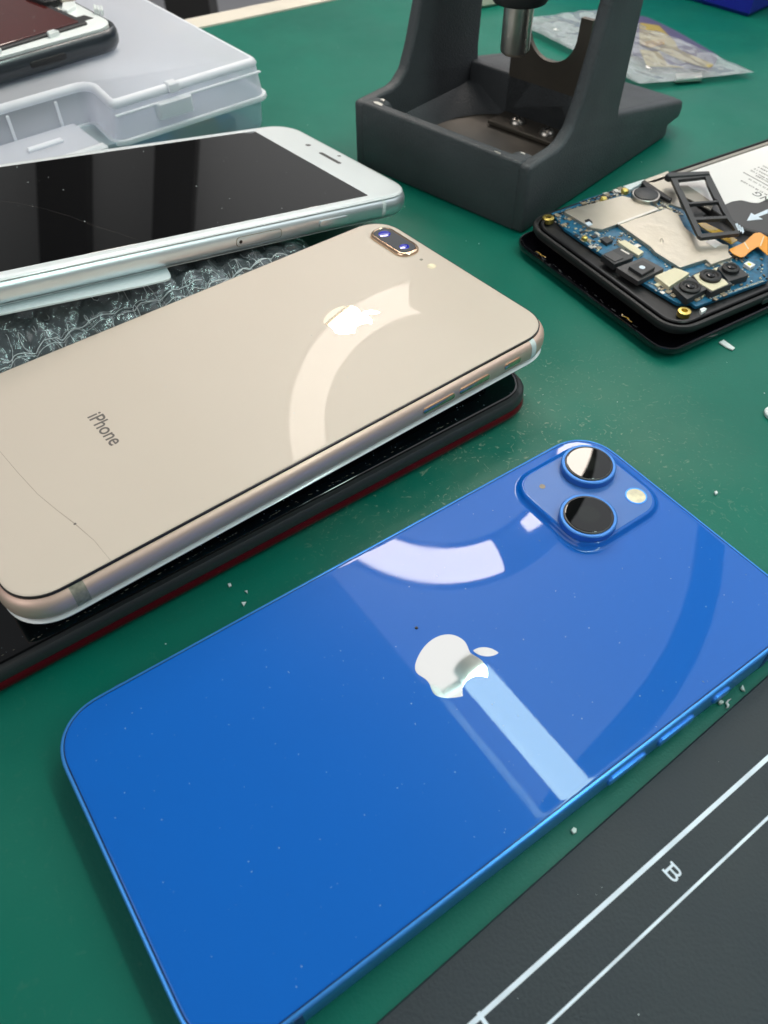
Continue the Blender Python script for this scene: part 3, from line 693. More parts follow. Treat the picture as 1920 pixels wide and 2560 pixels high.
# spare parts kept inside the case
for k, (x0, x1, y0, y1, z, mm) in enumerate(((-58, -12, 8, 60, 4, 'pcb'), (-112, -66, 10, 60, 4, 'label_dark'), (-40, -22, 5, 12, 7, 'grey_rail'), (-160, -118, 12, 58, 5, 'pcb'))):
    o = obj('spare_part', *box(x0, x1, y0, y1, 1.2, z + 1.5, .4), mm)
    mw = Matrix.Rotation(CYAW, 4, 'Z'); mw.translation = CK * S; o.matrix_world = mw
    tag(o, ['dark blue circuit board inside the frosted case by its right wall', 'flat dark block inside the frosted case behind the notch', 'small grey metal bracket inside the frosted case against its front wall', 'dark blue circuit board inside the frosted case behind the latch'][k], 'spare part', 'parts inside the case')
for k, (x, y) in enumerate(((-36, 4.2), (-31, 4.6), (-27, 4.0))):
    o = obj('gold_clip', *xf(tube([(0, 0, 0), (1.2, 0, 1.8), (2.6, 0, .6), (3.4, 0, 2.4)], .5, 6), lambda a, b_, c: (a, b_, c)), 'brass')
    mw = Matrix.Rotation(CYAW, 4, 'Z'); mw.translation = (CK + mw.to_3x3() @ Vector((x, y, 9.0))) * S; o.matrix_world = mw
    tag(o, 'tiny brass clip inside the frosted case near its front wall', 'clip', 'brass clips inside the case')

# ------------------------------------------------------------------ opened phone on the case lid
zt = lambda x, y: (x * .19892, y * .19892)
e_a, e_b = U(*zt(0, 1020), 31.0), U(*zt(1250, 655), 31.0)
tyaw = math.atan2(e_b.y - e_a.y, e_b.x - e_a.x)
TP0 = Pose(0, 0, 38.2, tyaw)
cr_ = TP0.loc(zt(1492, 420)); nr_ = TP0.loc(zt(600, 860))
# body: near long edge parallel to x, right end at cr_
TPx, TPy = cr_[0] - 75.5 + 7.0, None
eb_l = rot(-tyaw) @ Vector((e_b.x, e_b.y, 0))
TPy = eb_l.y + 36.5 + .8
TPW = rot(tyaw) @ Vector((TPx, TPy, 0))
TOPP = Pose(TPW.x, TPW.y, 37.6, tyaw)
ph = thing('opened_phone', 'opened phone with black shell, white inner frame and dark red film on the case lid', 'phone', TOPP)
obj('shell', *slab(151, 75, 11.5, [(4, -8.8), (1.5, -8.2), (.3, -6.4), (0, -4.6), (.2, -2.4), (.9, -.7), (1.6, -.3), (2.2, -.6), (2.4, -1.6)], 14), mat('shell_paint', (.012, .018, .024), .28, spec=.6, coat=.4), ph, ang=60)
tl2 = lambda p: TOPP.loc(zt(*p), .4)
inn = obj('inner_frame', *slab(145.5, 69.5, 9.2, [(0, -1.4), (0, .3), (.5, .5)], 14), 'white_plastic', ph, ang=40)
rf = [tl2(p) for p in ((1000, 320), (-200, 668), (-500, 300), (300, -200), (440, 30))]
q0, q1, q2 = Vector(tl2((1000, 320))), Vector(tl2((0, 625))), Vector(tl2((640, 130)))
ex = (q1 - q0).normalized(); ey = Vector((ex.y, -ex.x))
if (q2 - q0).dot(ey) < 0: ey = -ey
def fq(a, b_): v = q0 + ex * a + ey * b_; return (v.x, v.y)
dp = obj('display_tray', *prism([fq(-2.6, -2.0), fq(118, -2.0), fq(118, 60), fq(-2.6, 60)], .3, 1.5, .2, .5), 'grey_black', ph)
obj('red_film', *prism([fq(0, 0), fq(116, 0), fq(116, 58), fq(0, 58)], 1.4, 1.9, .1, .4), 'red_film', dp)
for a in (13.5, 38, 62):
    obj('tab', *prism([fq(a - 2.4, -4.2), fq(a + 2.2, -4.2), fq(a + 1.6, -1.4), fq(a - 1.6, -1.4)], .4, 2.4, .4, .4), 'white_plastic', inn)
obj('cutout', *prism([tl2(p) for p in ((880, 245), (1060, 195), (1180, 232), (1000, 290))], .45, .62, .05, .3), 'grey_black', inn)
for a, p in enumerate(((1200, 150), (1240, 160), (1285, 165))):
    obj('rib', *prism([tl2((p[0] - 16, p[1] - 22)), tl2((p[0] + 16, p[1] - 26)), tl2((p[0] + 24, p[1] + 30)), tl2((p[0] - 8, p[1] + 34))], .4, 2.6, .3, .3), 'white_plastic', inn)
mc = obj('metal_clip', *prism([tl2(p) for p in ((790, 90), (970, 60), (985, 20), (940, -60), (640, -40), (680, 20))], 2.0, 4.6, .5, .4), 'shield', ph)
obj('clip_pillar', *prism([tl2(p) for p in ((790, 185), (860, 190), (960, 125), (955, 70), (800, 90))], .4, 2.2, .3, .4), 'white_plastic', ph)
obj('connector', *prism([tl2(p) for p in ((330, 30), (560, 120), (740, 90), (700, -10), (560, -80), (340, -60))], .4, 3.4, .5, .4), 'soft_black', ph)
sx_, sy_ = tl2((730, 135))
obj('screw', *disc(1.1, [(0, .4), (0, 1.0), (.3, 1.3)], sx_, sy_, 16), 'steel', ph)
obj('side_button', *xf(slab(15, 2.4, 1.15, [(0, -.4), (0, .25), (.3, .45)], 6), lambda x, y, z, c=TOPP.loc(zt(580, 745), -4.5)[0]: (x + c, -37.4 - z, y - 4.4)), 'soft_black', ph)
specks('dust', 40, (q0.x - 60, q0.x, q0.y, q0.y + 40), 1.95, ph, 'flake', .08, .3, 5, keep=lambda x, y: (Vector((x, y)) - q0).dot(ex) > 1 and (Vector((x, y)) - q0).dot(ey) > 1)

# ------------------------------------------------------------------ cast metal press stand
SO = Vector((50.5, 264.8, 0)); SY = R(47.2)
sd = thing('press_stand', 'dark grey cast metal press stand with two uprights and open tray', 'stand', at=tuple(SO), yaw=SY)
su, sv = rot(SY).col[0], rot(SY).col[1]
zs = lambda x, y: (820 + x * .66305, y * .66305)
def su_at(px, uu):                        # pixel -> (v, z) on the plane across the stand at depth u
    p = hit(CPOS, ray(*zs(*px)), SO + su * uu, su) - SO; return (p.dot(sv), p.z)
bm = bmesh.new()
def bm_prism_uz(prof, v0, v1):
    a = [bm.verts.new((u_ * S, v0 * S, z * S)) for u_, z in prof]; c = [bm.verts.new((u_ * S, v1 * S, z * S)) for u_, z in prof]
    n = len(prof)
    bm.faces.new(a); bm.faces.new(c[::-1])
    for i in range(n): bm.faces.new((a[i], c[i], c[(i + 1) % n], a[(i + 1) % n]))
Wd = 82.0
def mesh_bevel(name, build, material, parent, w_=1.6, seg=3):
    global bm
    bm = bmesh.new(); build()
    bmesh.ops.recalc_face_normals(bm, faces=bm.faces)
    es_ = [e for e in bm.edges if len(e.link_faces) == 2 and e.calc_face_angle(0) > R(25)]
    bmesh.ops.bevel(bm, geom=es_, offset=w_ * S, segments=seg, affect='EDGES', profile=.5, clamp_overlap=True)
    bmesh.ops.recalc_face_normals(bm, faces=bm.faces)
    me = bpy.data.meshes.new(name); bm.to_mesh(me); bm.free()
    return fin(name, me, material, parent, True, 50)
def wedge(u):                             # height of the base top at depth u
    return 25 if u < 54 else 25 - 13 * (u - 54) / 58
# right side: wall plus upright in one casting
def right_side(v0, v1, back, lean):
    prof = [(0, 0), (0, 24.6), (17, 25.0), (20.5, 26.0), (25.0, 29.5), (28.7, 38), (33, 52), (36, 66), (40.5, 104), (41.5, 112), (back + 6, 112), (back + 4.5, 104), (back + 2, 66), (back + .6, 40), (back, 27), (back + .5, wedge(back) - .4), (111, 12.3), (112, 9), (111, 5.2), (102, 4.6), (102, 0)]
    bm_prism_uz(prof, v0, v1)
right = mesh_bevel('right_upright', lambda: right_side(0, 5.2, 56, 0), 'stand', sd, 1.5)
left = mesh_bevel('left_upright', lambda: right_side(Wd - 5.2, Wd, 71, 0), 'stand', sd, 1.5)
mesh_bevel('front_wall', lambda: bm_prism_uz([(0, 0), (0, 25.0), (4.2, 25.0), (5.5, 4.0), (5.5, 0)], 4.0, Wd - 4.0), 'stand', sd, 1.0)
def corner(v, s):                          # thick cast corners of the tray
    bm_prism_uz([(.4, .5), (.4, 24.8), (9, 24.8), (11, 20), (11, .5)], min(v, v + s * 9), max(v, v + s * 9))
mesh_bevel('tray_corner', lambda: corner(3.0, 1), 'stand', sd, 2.6)
mesh_bevel('tray_corner', lambda: corner(Wd - 3.0, -1), 'stand', sd, 2.6)
mesh_bevel('tray_floor', lambda: bm_prism_uz([(1, .3), (1, 3.4), (70, 3.4), (70, .3)], 1.0, Wd - 1.0), 'stand', sd, .3)
obj('tray_recess', *disc(33, [(0, 3.3), (0, 4.6), (1.2, 5.0), (2.2, 4.3)], 40, 41, 64), 'tray_brown', sd)
obj('basin_wall', *loft([[(x, y, z) for x, y in P] for P, z in ((rr(63, 74, 8, 15, 36, 41), 14.0), (rr(60, 71, 9, 15, 36.5, 41), 13.2), (circ(33, 64, 39, 41), 6.5), (circ(31.5, 64, 39, 41), 4.9))], False, False), 'stand', sd, ang=50)
mesh_bevel('rear_deck', lambda: bm_prism_uz([(66, 3), (66, wedge(70)), (70, wedge(70) - .2), (112, 12.0), (113, 9), (112, 5.2), (102, 4.6), (102, 0), (66, 0)], 3.6, Wd - 3.6), 'stand', sd, 1.0)
mesh_bevel('top_bridge', lambda: bm_prism_uz([(30, 100), (30, 124), (78, 124), (78, 100)], -1.0, Wd + 1.0), 'stand', sd, 3)
for (px, py, w1, w2) in ((190, 388, 2.6, 1.0), (206, 374, 1.2, .8), (640, 572, 1.6, .5), (735, 575, 1.2, .5)):
    p = U(*zs(px, py), 25.2) - SO; a, c = p.dot(su), p.dot(sv)
    obj('bare_chip', *prism([(a - w2, c - w1), (a + w2 * .6, c - w1 * .7), (a + w2, c + w1 * .4), (a, c + w1), (a - w2 * .8, c + w1 * .5)], 24.6, 25.08, .03), 'solder', sd, False)
# bracket with the round cut-out
UB = 66.0
P_ = lambda *p: su_at(p, UB)
cv0, cz0 = su_at((850, 238), UB); cvl = su_at((750, 150), UB)[0]; cvr = su_at((940, 150), UB)[0]
cvm = (cvl + cvr) / 2; crd = abs(cvl - cvr) / 2; czm = cz0 + crd
vL, vR = su_at((680, 300), UB)[0], su_at((1000, 75), UB)[0]; ztop = su_at((960, 68), UB)[1]
outl = [(vR, 3.4), (vR, ztop), (cvr - .3, ztop), (cvr, czm)] + [(cvm + (cvr - cvm) * math.cos(t), czm - crd * math.sin(t)) for t in [math.pi * i / 18 for i in range(1, 18)]] + [(cvl, czm), (cvl + .3, ztop), (vL, ztop), (vL, 3.4)]
bk = thing('bracket_plate', 'dark metal bracket plate with round cut-out screwed into the stand tray', 'bracket', at=tuple(SO), yaw=SY)
V = [(UB, a, z) for a, z in outl] + [(UB + 2, a, z) for a, z in outl]; n = len(outl)
tris = tessellate_polygon([[Vector((a, z, 0)) for a, z in outl]])
obj('plate', V, [tuple(t) for t in tris] + [tuple(i + n for i in t[::-1]) for t in tris] + [(i, (i + 1) % n, n + (i + 1) % n, n + i) for i in range(n)], 'dark_steel', bk, ang=30)
obj('foot', *box(UB - 12, UB, min(vL, vR), max(vL, vR), 4.9, 6.6, .3), 'dark_steel', bk)
for px in ((715, 448), (827, 490)):
    p = U(*zs(*px), 8.0) - SO; a, c = p.dot(su), p.dot(sv)
    s_ = obj('screw', *disc(3.3, [(0, 6.6), (.2, 7.4), (1.1, 8.2), (2.2, 8.5)], a, c, 24), 'steel', bk, ang=60)
    obj('screw_slot', *box(a - 1.6, a + 1.6, c - .35, c + .35, 8.3, 8.62, .05), 'soft_black', s_); obj('screw_slot', *box(a - .35, a + .35, c - 1.6, c + 1.6, 8.3, 8.6, .05), 'soft_black', s_)
# plunger rod
ra, rb = su_at((698, 200), 40), su_at((727, 14), 40)
rv = (ra[0] + rb[0]) / 2; rz = ra[1]; rw = abs(su_at((652, 190), 40)[0] - su_at((742, 200), 40)[0]) / 2
rod = thing('plunger_rod', 'polished steel plunger rod hanging from the stand over the tray', 'rod', at=tuple(SO), yaw=SY)
obj('rod', *disc(rw, [(1.2, rz), (.2, rz + .8), (0, rz + 1.6), (0, 99.8)], 40, rv, 32), 'steel', rod, ang=50)
obj('bore', *disc(rw * .45, [(0, rz - .05), (0, rz + .4)], 40, rv, 20), 'black', rod)
obj('collar', *disc(rw * 1.9, [(.6, rb[1] + 1), (0, rb[1] + 2), (0, rb[1] + 8), (.5, rb[1] + 9)], 40, rv, 36), 'soft_black', rod)

# ------------------------------------------------------------------ opened phone with its board, and its loose back cover
cvp = thing('back_cover', 'loose glossy black phone back cover lying under the opened phone', 'phone cover', COVER)
obj('shell', *slab(76, 158, 8.0, [(4.5, -2.5), (1.6, -1.9), (.35, -.6), (0, .9), (.25, 1.5), (.6, 1.45), (1.0, .6), (2.2, -.7), (4.5, -1.5)], 14), mat('cover_black', (.004, .004, .006), .12, spec=.6, coat=.5), cvp, ang=60)
g = random.Random(4); V, Fs = [], []
for i in range(60):
    x = g.uniform(-25, 27); s = g.uniform(.12, .5); y = 77.0 + g.gauss(0, .3); k = len(V)
    V += [(x - s * 1.6, y - s * .3, 1.2), (x + s * 1.5, y - s * .3, 1.2), (x + s, y + s * .3, 1.3), (x - s, y + s * .3, 1.3), (x, y, 1.25 + s * .4)]
    Fs += [(k, k + 1, k + 4), (k + 1, k + 2, k + 4), (k + 2, k + 3, k + 4), (k + 3, k, k + 4)]
obj('glue_residue', V, Fs, 'grey_black', cvp, False)['kind'] = 'stuff'
for (x0, y0) in ((-20, 76.6), (22, 76.6)):
    pts = [(x0 + .45 * i + .5 * math.sin(i * 1.3 + x0), y0 + .35 * math.cos(i * .9 + x0), 1.45 + .2 * math.sin(i * .7)) for i in range(11)]
    obj('glue_thread', *tube(pts, .13, 5), 'tape_amber', cvp)

ob = thing('repair_phone', 'black phone with back off showing blue circuit board and white battery', 'phone', OPEN)
obj('frame', *slab(75, 158, 10, [(1.6, -4.0), (.9, -3.6), (.8, -2.7), (.2, -2.5), (0, -2.0), (0, -1.1), (.3, -.5), (.9, -.4), (1.2, -.9), (1.7, -.9), (1.9, -2.2)], 14), 'soft_black', ob, ang=45)
obj('inner_lip', *loft([[(x, y, z) for x, y in rr(75 - 2 * i, 158 - 2 * i, 10 - i, 14)] for i, z in ((2.4, -2.3), (2.4, -.6), (2.7, -.3), (3.4, -.3), (3.6, -2.3))], closed=True), 'black', ob)
q4 = lambda x, y: (1240 + x * .40989, 330 + y * .40984)
za = lambda x, y: (1320 + x * .26522, 440 + y * .26522)
zb = lambda x, y: (1600 + x * .19288, 330 + y * .19288)
fl = lambda P, f=q4, dz=0: [OPEN.loc(f(*p), dz) for p in P]
board = obj('circuit_board', *prism(fl([(335, 492), (560, 402), (820, 322), (900, 350), (1010, 420), (1130, 470), (1300, 600), (1659, 735), (1659, 905), (1220, 1065), (1185, 1040), (1110, 1046), (890, 915), (600, 715), (420, 590)], dz=-.6), -1.6, -.6, .1, .5), 'pcb', ob)
def comp(nm, P, z0, z1, mm, f=q4, par=None, rad=.25, bev=.1): return obj(nm, *prism(fl(P, f, z1), z0, z1, bev, rad), mm, par or ob)
comp('shield', [(340, 335), (470, 292), (700, 235), (890, 185), (965, 205), (1225, 300), (1215, 312), (838, 452), (700, 502), (590, 482)], -.6, .55, 'shield', za)
comp('shield', [(748, 562), (1040, 466), (1110, 500), (1150, 578), (1225, 642), (1418, 690), (1418, 735), (1440, 762), (1312, 806), (1280, 776), (1122, 826), (970, 730), (945, 700)], -.6, .7, 'shield')
comp('shield_seam', [(838, 440), (1215, 300), (1240, 312), (850, 458)], .5, .9, 'solder', za, rad=.1, bev=.05)
comp('sticker', [(845, 1420), (950, 1378), (1068, 1445), (975, 1500)], .6, .78, 'label_white', zb)
comp('cutout', [(530, 415), (575, 400), (610, 430), (605, 465), (560, 460)], .5, .62, 'black', za)
comp('connector', [(535, 440), (580, 425), (612, 455), (570, 472)], .5, .75, 'paint_white', za)
dx, dy = OPEN.loc(za(1260, 610), .7)
obj('dent', *xf(disc(1.0, [(0, .66), (.3, .95), (.8, 1.0)], 0, 0, 16), lambda x, y, z: (dx + x * 2.2 * .55 + y * .6, dy - x * 1.2 + y * .3, z)), 'shield', ob, ang=80)
# front camera modules and foils
m1 = comp('camera_module', [(690, 742), (865, 668), (1005, 742), (975, 775), (815, 832)], -.6, 1.5, 'grey_black', za)
comp('module_face', [(712, 742), (790, 700), (905, 768), (820, 806)], 1.5, 1.75, 'label_dark', za, m1)
comp('module_text', [(870, 695), (882, 688), (960, 732), (948, 740)], 1.5, 1.6, 'solder', za, m1, rad=.05, bev=.03)
m2 = comp('camera_module', [(832, 862), (1085, 765), (1285, 872), (1040, 992)], -.6, 1.1, 'label_dark', za)
comp('module_face', [(950, 850), (1080, 792), (1200, 858), (1075, 930)], 1.1, 2.2, 'grey_black', za, m2)
lx, ly = OPEN.loc(za(1076, 862), 2.2); obj('module_dot', *disc(.95, [(0, 2.15), (0, 2.3)], lx, ly, 20), 'paint_white', m2)
comp('foil', [(1195, 940), (1385, 862), (1525, 912), (1455, 962), (1330, 1042)], -.6, 1.0, 'cream_foil', za)
comp('connector', [(850, 622), (912, 598), (1092, 712), (1042, 748)], -.6, .6, 'cream_foil', za)
comp('chip', [(680, 590), (740, 565), (805, 600), (745, 635)], -.6, .5, 'grey_black', za)
comp('chip', [(1310, 618), (1340, 606), (1372, 625), (1340, 640)], .6, .9, 'grey_black', q4) if 0 else None
# three rear cameras
for c_, P, r_, hgt, mm in (((1185, 940), [(1078, 942), (1185, 882), (1298, 950), (1165, 1022)], 3.3, 2.2, 'grey_black'), ((1308, 880), [(1190, 875), (1280, 832), (1445, 925), (1310, 980)], 3.3, 2.6, 'cream_foil'), ((1432, 832), [(1350, 825), (1440, 788), (1545, 872), (1420, 912)], 2.7, 2.6, 'grey_black')):
    md_ = comp('rear_camera', P, -.6, 1.6, 'grey_black', q4, None, .5)
    if mm == 'cream_foil': comp('camera_plate', [(1205, 872), (1270, 845), (1395, 900), (1420, 925), (1320, 968), (1240, 920)], 1.6, 1.85, 'cream_foil', q4, md_)
    lx, ly = OPEN.loc(q4(*c_), 2.2)
    obj('lens_barrel', *disc(r_, [(0, 1.5), (0, hgt), (.4, hgt + .3), (.9, hgt + .3), (1.2, hgt), (1.3, hgt - .1)], lx, ly, 32), 'soft_black', md_)
    obj('lens', *disc(r_ * .42, [(0, hgt - .1), (.1, hgt + .25), (.5, hgt + .4)], lx, ly, 20), 'lens', md_)
comp('led', [(1345, 1700), (1405, 1668), (1500, 1715), (1430, 1760)], -.6, .5, 'label_white', zb)
comp('led_phosphor', [(1385, 1705), (1410, 1690), (1450, 1715), (1425, 1732)], .5, .6, mat('led_yellow', (.85, .75, .08), .4), zb)
# vibration motor
mx2, my2 = OPEN.loc(q4(915, 380), 1.6)
mo = obj('vibration_motor', *disc(5.0, [(0, -1.0), (0, 1.5), (.25, 1.7), (.9, 1.7)], mx2, my2, 36), 'steel', ob)
obj('motor_cap', *disc(4.3, [(0, 1.6), (0, 1.95), (.3, 2.1)], mx2, my2, 36), 'grey_black', mo)
for p in ((320, 520), (1150, 1090)):
    lx, ly = OPEN.loc(q4(*p), .1); obj('screw_boss', *loft([[(x, y, z) for x, y in circ(r, 24, lx, ly)] for r, z in ((2.0, -1.5), (2.0, .1), (1.7, .25), (1.0, .25), (.9, -1.0))]), 'brass', ob)
for p, s_ in (((655, 412), 1.4), ((785, 362), 1.5), ((540, 650), 1.1)):
    lx, ly = OPEN.loc(q4(*p), 0); obj('gold_contact', *disc(s_, [(0, -.6), (.1, .6), (.5, .9)], lx, ly, 8), 'brass', ob, ang=30)
# small surface-mount parts, scattered where the board is bare
g = random.Random(15)
zones = [((25, 35), (52, 70)), ((9, 24), (58, 70)), ((2, 14), (48, 62)), ((-8, 3), (38, 55)), ((-31, -22), (27, 66)), ((-22, -8), (54, 69)), ((33, 37), (33, 55)), ((-20, -12), (30, 45)), ((12, 22), (29, 33))]
smd = []
for i in range(720):
    zx, zy = zones[g.randrange(len(zones))]
    x, y = g.uniform(*zx), g.uniform(*zy)
    if y > 70.5 or (y > 66 and x < -26): continue
    big = g.random(); a, b_ = (g.uniform(.22, .5), g.uniform(.13, .26)) if big < .86 else (g.uniform(.6, 1.2), g.uniform(.5, .9))
    if g.random() < .5: a, b_ = b_, a
    hgt = g.uniform(.2, .5); k = g.random()
    smd.append((x, y, a, b_, hgt, 'ceramic' if k < .35 else 'solder' if k < .7 else 'grey_black' if k < .88 else 'cream_foil'))
for mm in ('ceramic', 'solder', 'grey_black', 'cream_foil'):
    ms = [box(x - a, x + a, y - b_, y + b_, -.62, -.6 + h_, .06) for x, y, a, b_, h_, q in smd if q == mm]
    o = obj('surface_mount_parts', *joinm(*ms), mm, board, False); o['kind'] = 'stuff'
g = random.Random(31); ms = []
e0x, e0y = OPEN.loc(q4(1330, 1010), -.55); e1x, e1y = OPEN.loc(q4(1640, 905), -.55)
for k in range(26):
    t = k / 26; x, y = e0x + (e1x - e0x) * t, e0y + (e1y - e0y) * t; ms.append(box(x - .35, x + .35, y - .28, y - .12, -.6, -.55, .01)); ms.append(box(x - .35 + .4 * g.random(), x + .35, y + .1, y + .28, -.6, -.55, .01))
obj('board_print', *joinm(*ms), 'cream_foil', board, False)['kind'] = 'stuff'
# battery, labels and print
bt_ = obj('battery', *prism([(33.2, 17.5), (33.2, -66), (-27, -66), (-27, 6), (-6, 18.5)], -2.2, -.35, .3, 1.2), 'label_dark', ob)
wl = [(33.0, 16.6), (33.0, -48), (-5, -48), (2.0, -9), (4.2, -4.2), (3.6, 1.0), (5.2, 3.0), (8.3, 4.6), (9.3, 8.0), (9.0, 12.2), (14, 16.5)]
obj('white_label', *prism(wl, -.36, -.22, .03, .8), 'label_white', bt_)
obj('dark_label', *prism([(8.8, 12.4), (8.9, 8), (7.9, 5), (4.8, 3.4), (3.1, 1.2), (3.8, -4.2), (1.6, -9), (-5.3, -48), (-26, -48), (-26, 6), (-6, 17.5), (4, 17.5)], -.36, -.27, .03, .4), 'label_dark', bt_)
zn = lambda x, y: (1780 + x * .08439, 400 + y * .08439)
gx, gy = OPEN.loc(zn(1350, 1010), -.2); nx_, ny_ = OPEN.loc(zn(1545, 1110), -.2)
tv = Vector((gx - nx_, gy - ny_)); 
lettering('lettering', 'SAMSUNG', 4.4, 'black', bt_, gx + 1.6, gy, -.19, 0, 'RIGHT', 1.05, .01, 1.15)
g = random.Random(6); ms = []
for (sx0, sy0, n_) in ((850, 610, 15), (1080, 560, 16), (1130, 300, 13), (1250, 260, 12), (1370, 210, 12), (1500, 170, 10), (1290, 460, 12)):
    x0, y0 = OPEN.loc(zn(sx0, sy0), -.2); x = x0
    for k in range(n_):
        l_ = g.uniform(.35, .8)
        for q in range(2):
            ms.append(box(x - l_, x - l_ + .16 if q else x, y0 - .45 + q * .1, (y0 + .45 if q else y0 - .28 + g.uniform(0, .5)), -.2, -.17, .01))
        x -= l_ + (.22 if g.random() < .8 else .7)
obj('small_print', *joinm(*ms), 'print_grey', bt_, False)['kind'] = 'stuff'
lx0, ly0 = OPEN.loc(zn(930, 365), -.2); obj('rule_line', *box(lx0 - 34, lx0, ly0 - .2, ly0 + .2, -.2, -.17, .02), 'print_grey', bt_, False)
ar = fl([(1385, 1150), (1440, 1048), (1485, 1075), (1659, 1000), (1659, 1052), (1530, 1098), (1590, 1130)], zb, -.2); 
obj('arrow', *prism(ar, -.27, -.16, .02), 'paint_white', bt_, False)
for i in range(3):
    pp = fl([(1230 + 35 * i, 1190 + 25 * i), (1262 + 35 * i, 1180 + 25 * i), (1295 + 28 * i, 1250 + 20 * i), (1275 + 28 * i, 1285 + 18 * i)], zb, -.2)
    obj('white_mark', *prism(pp, -.27, -.17, .02), 'paint_white', bt_, False)
comp('inner_plate', [(880, 300), (1050, 236), (1075, 300), (1130, 460), (1015, 425), (930, 345)], -1.8, -.1, 'shield')
obj('side_rail', *prism([(35.2, 26), (35.2, -70), (33.5, -70), (33.5, 22)], -2, -.1, .2), 'grey_rail', ob)
comp('flex_ribbon', [(720, 1150), (800, 1150), (1110, 1300), (1270, 1400), (1190, 1450), (1060, 1380), (800, 1230)], .7, 1.0, 'tape_amber', zb)
comp('gloss_strip', [(520, 690), (620, 690), (960, 920), (920, 1010), (560, 830)], -.2, .3, 'grey_rail', zb)
comp('black_strip', [(620, 960), (700, 950), (860, 1060), (800, 1110), (690, 1100)], -.2, .8, 'soft_black', zb)
comp('hinge_arm', [(20, 640), (60, 620), (420, 860), (390, 890), (90, 730)], .2, 1.2, 'soft_black', zb)
comp('white_pad', [(895, 95), (1090, 30), (1100, 45), (960, 130)], -.6, 1.0, 'white_plastic', za)
# orange flex cable: bent ribbon over the camera edge
fp = fl([(1150, 1520), (1350, 1430), (1480, 1310), (1560, 1300), (1640, 1350), (1659, 1360), (1659, 1600), (1530, 1480), (1420, 1550), (1370, 1600), (1310, 1625), (1210, 1580)], zb, 1.2)
obj('flex_cable', *prism(fp, .95, 1.2, .05, .5), 'flex', ob)
fc = fl([(1345, 1430), (1400, 1520), (1410, 1510), (1358, 1425)], zb, 1.25); obj('flex_trace', *prism(fc, 1.2, 1.26, .01), 'cream_foil', ob, False)
fc = fl([(1555, 1470), (1600, 1350), (1612, 1352), (1568, 1480)], zb, 1.25); obj('flex_trace', *prism(fc, 1.2, 1.26, .01), 'cream_foil', ob, False)
comp('corner_pad', [(1620, 1250), (1659, 1235), (1690, 1250), (1640, 1290)], -.5, .6, 'white_plastic', za)
obj('side_key', *xf(slab(14, 1.6, .7, [(0, 0), (0, .4)], 5), lambda x, y, z: (-37.4 - z, x + 36, y - 2.2)), 'grey_black', ob)

# SIM tray lying loose on the board
TZ2 = 4.2
tr = thing('sim_tray', 'small black plastic sim card tray lying across the opened board', 'sim tray', OPEN)
tp = lambda P: [OPEN.loc(zb(*p), TZ2 - .6) for p in P]
outer = tp([(370, 560), (890, 545), (1285, 1335), (790, 1390), (745, 1360)])
def hole_frame(name, out, holes, z0, z1, mm, par):
    """flat plate with openings: bars between openings built as one casting"""
    polys = [[Vector((x, y, 0)) for x, y in ccw(out)]] + [[Vector((x, y, 0)) for x, y in ccw(h)[::-1]] for h in holes]
    tris = tessellate_polygon(polys); P = [p for q in polys for p in q]; n = len(P)
    V = [(p.x, p.y, z1) for p in P] + [(p.x, p.y, z0) for p in P]
    Fs = [tuple(t) for t in tris] + [tuple(i + n for i in t[::-1]) for t in tris]
    k = 0
    for q in polys:
        m_ = len(q)
        for i in range(m_): Fs.append((k + i, k + (i + 1) % m_, n + k + (i + 1) % m_, n + k + i))
        k += m_
    return obj(name, V, Fs, mm, par, ang=30)
h1 = tp([(485, 640), (840, 600), (870, 690), (960, 880), (1000, 905), (620, 930), (560, 800), (520, 750)])
h2 = tp([(625, 955), (1010, 925), (1060, 1030), (1110, 1105), (700, 1125)])
h3 = tp([(720, 1160), (1120, 1140), (1170, 1200), (1235, 1300), (800, 1340)])
hole_frame('tray_plate', outer, [h1, h2, h3], TZ2 - 1.2, TZ2, 'grey_black', tr)
obj('tray_head', *prism(tp([(320, 585), (360, 560), (890, 542), (895, 578), (370, 615)]), TZ2 - 1.6, TZ2 + .5, .2, .4), 'grey_black', tr)

# ------------------------------------------------------------------ zip bag with flex cables
zg = lambda x, y: (1300 + x * .37372, y * .37372)
corners = [U(*zg(1565, 492), 2), U(*zg(560, 12), 6), U(*zg(-60, 130), 3), U(*zg(800, 560), 3)]
cen = sum(corners, Vector()) / 4
bag = thing('zip_bag', 'clear plastic zip bag holding amber flex cables behind the stand', 'bag', at=(cen.x, cen.y, 0))
def bagf(seed, hgt, sgn):
    def f(s, t):
        a = corners[0].lerp(corners[1], s); b_ = corners[3].lerp(corners[2], s); p = a.lerp(b_, t) - cen
        e = (max(0, 16 * s * (1 - s) * t * (1 - t))) ** .5
        z = 2.6 + sgn * hgt * e + (noise.noise((s * 7 + seed, t * 6, 2)) * 2.0 + noise.noise((s * 19, t * 17 + seed, 7)) * .7) * min(1, e * 2) + 4.5 * max(0, t - .75) * (noise.noise((s * 9, t * 9, seed)) + .4)
        return (p.x, p.y, max(.25 if sgn < 0 else .5, z))
    return f
obj('bag_front', *grid(0, 1, 0, 1, 60, 60, bagf(3, 3.4, 1)), 'bag', bag, ang=180)
obj('bag_back', *grid(0, 1, 0, 1, 30, 30, bagf(8, 1.6, -1)), 'bag', bag, ang=180)
def bagpoly(P, z): return [tuple((U(*zg(*p), z) - cen)[:2]) for p in P]
pc = obj('printed_card', *prism(bagpoly([(1330, 370), (1050, 205), (850, 110), (700, 90), (640, 300), (900, 430), (1280, 470)], 2.4), 1.8, 2.3, .1, 2), 'bag_purple', None)
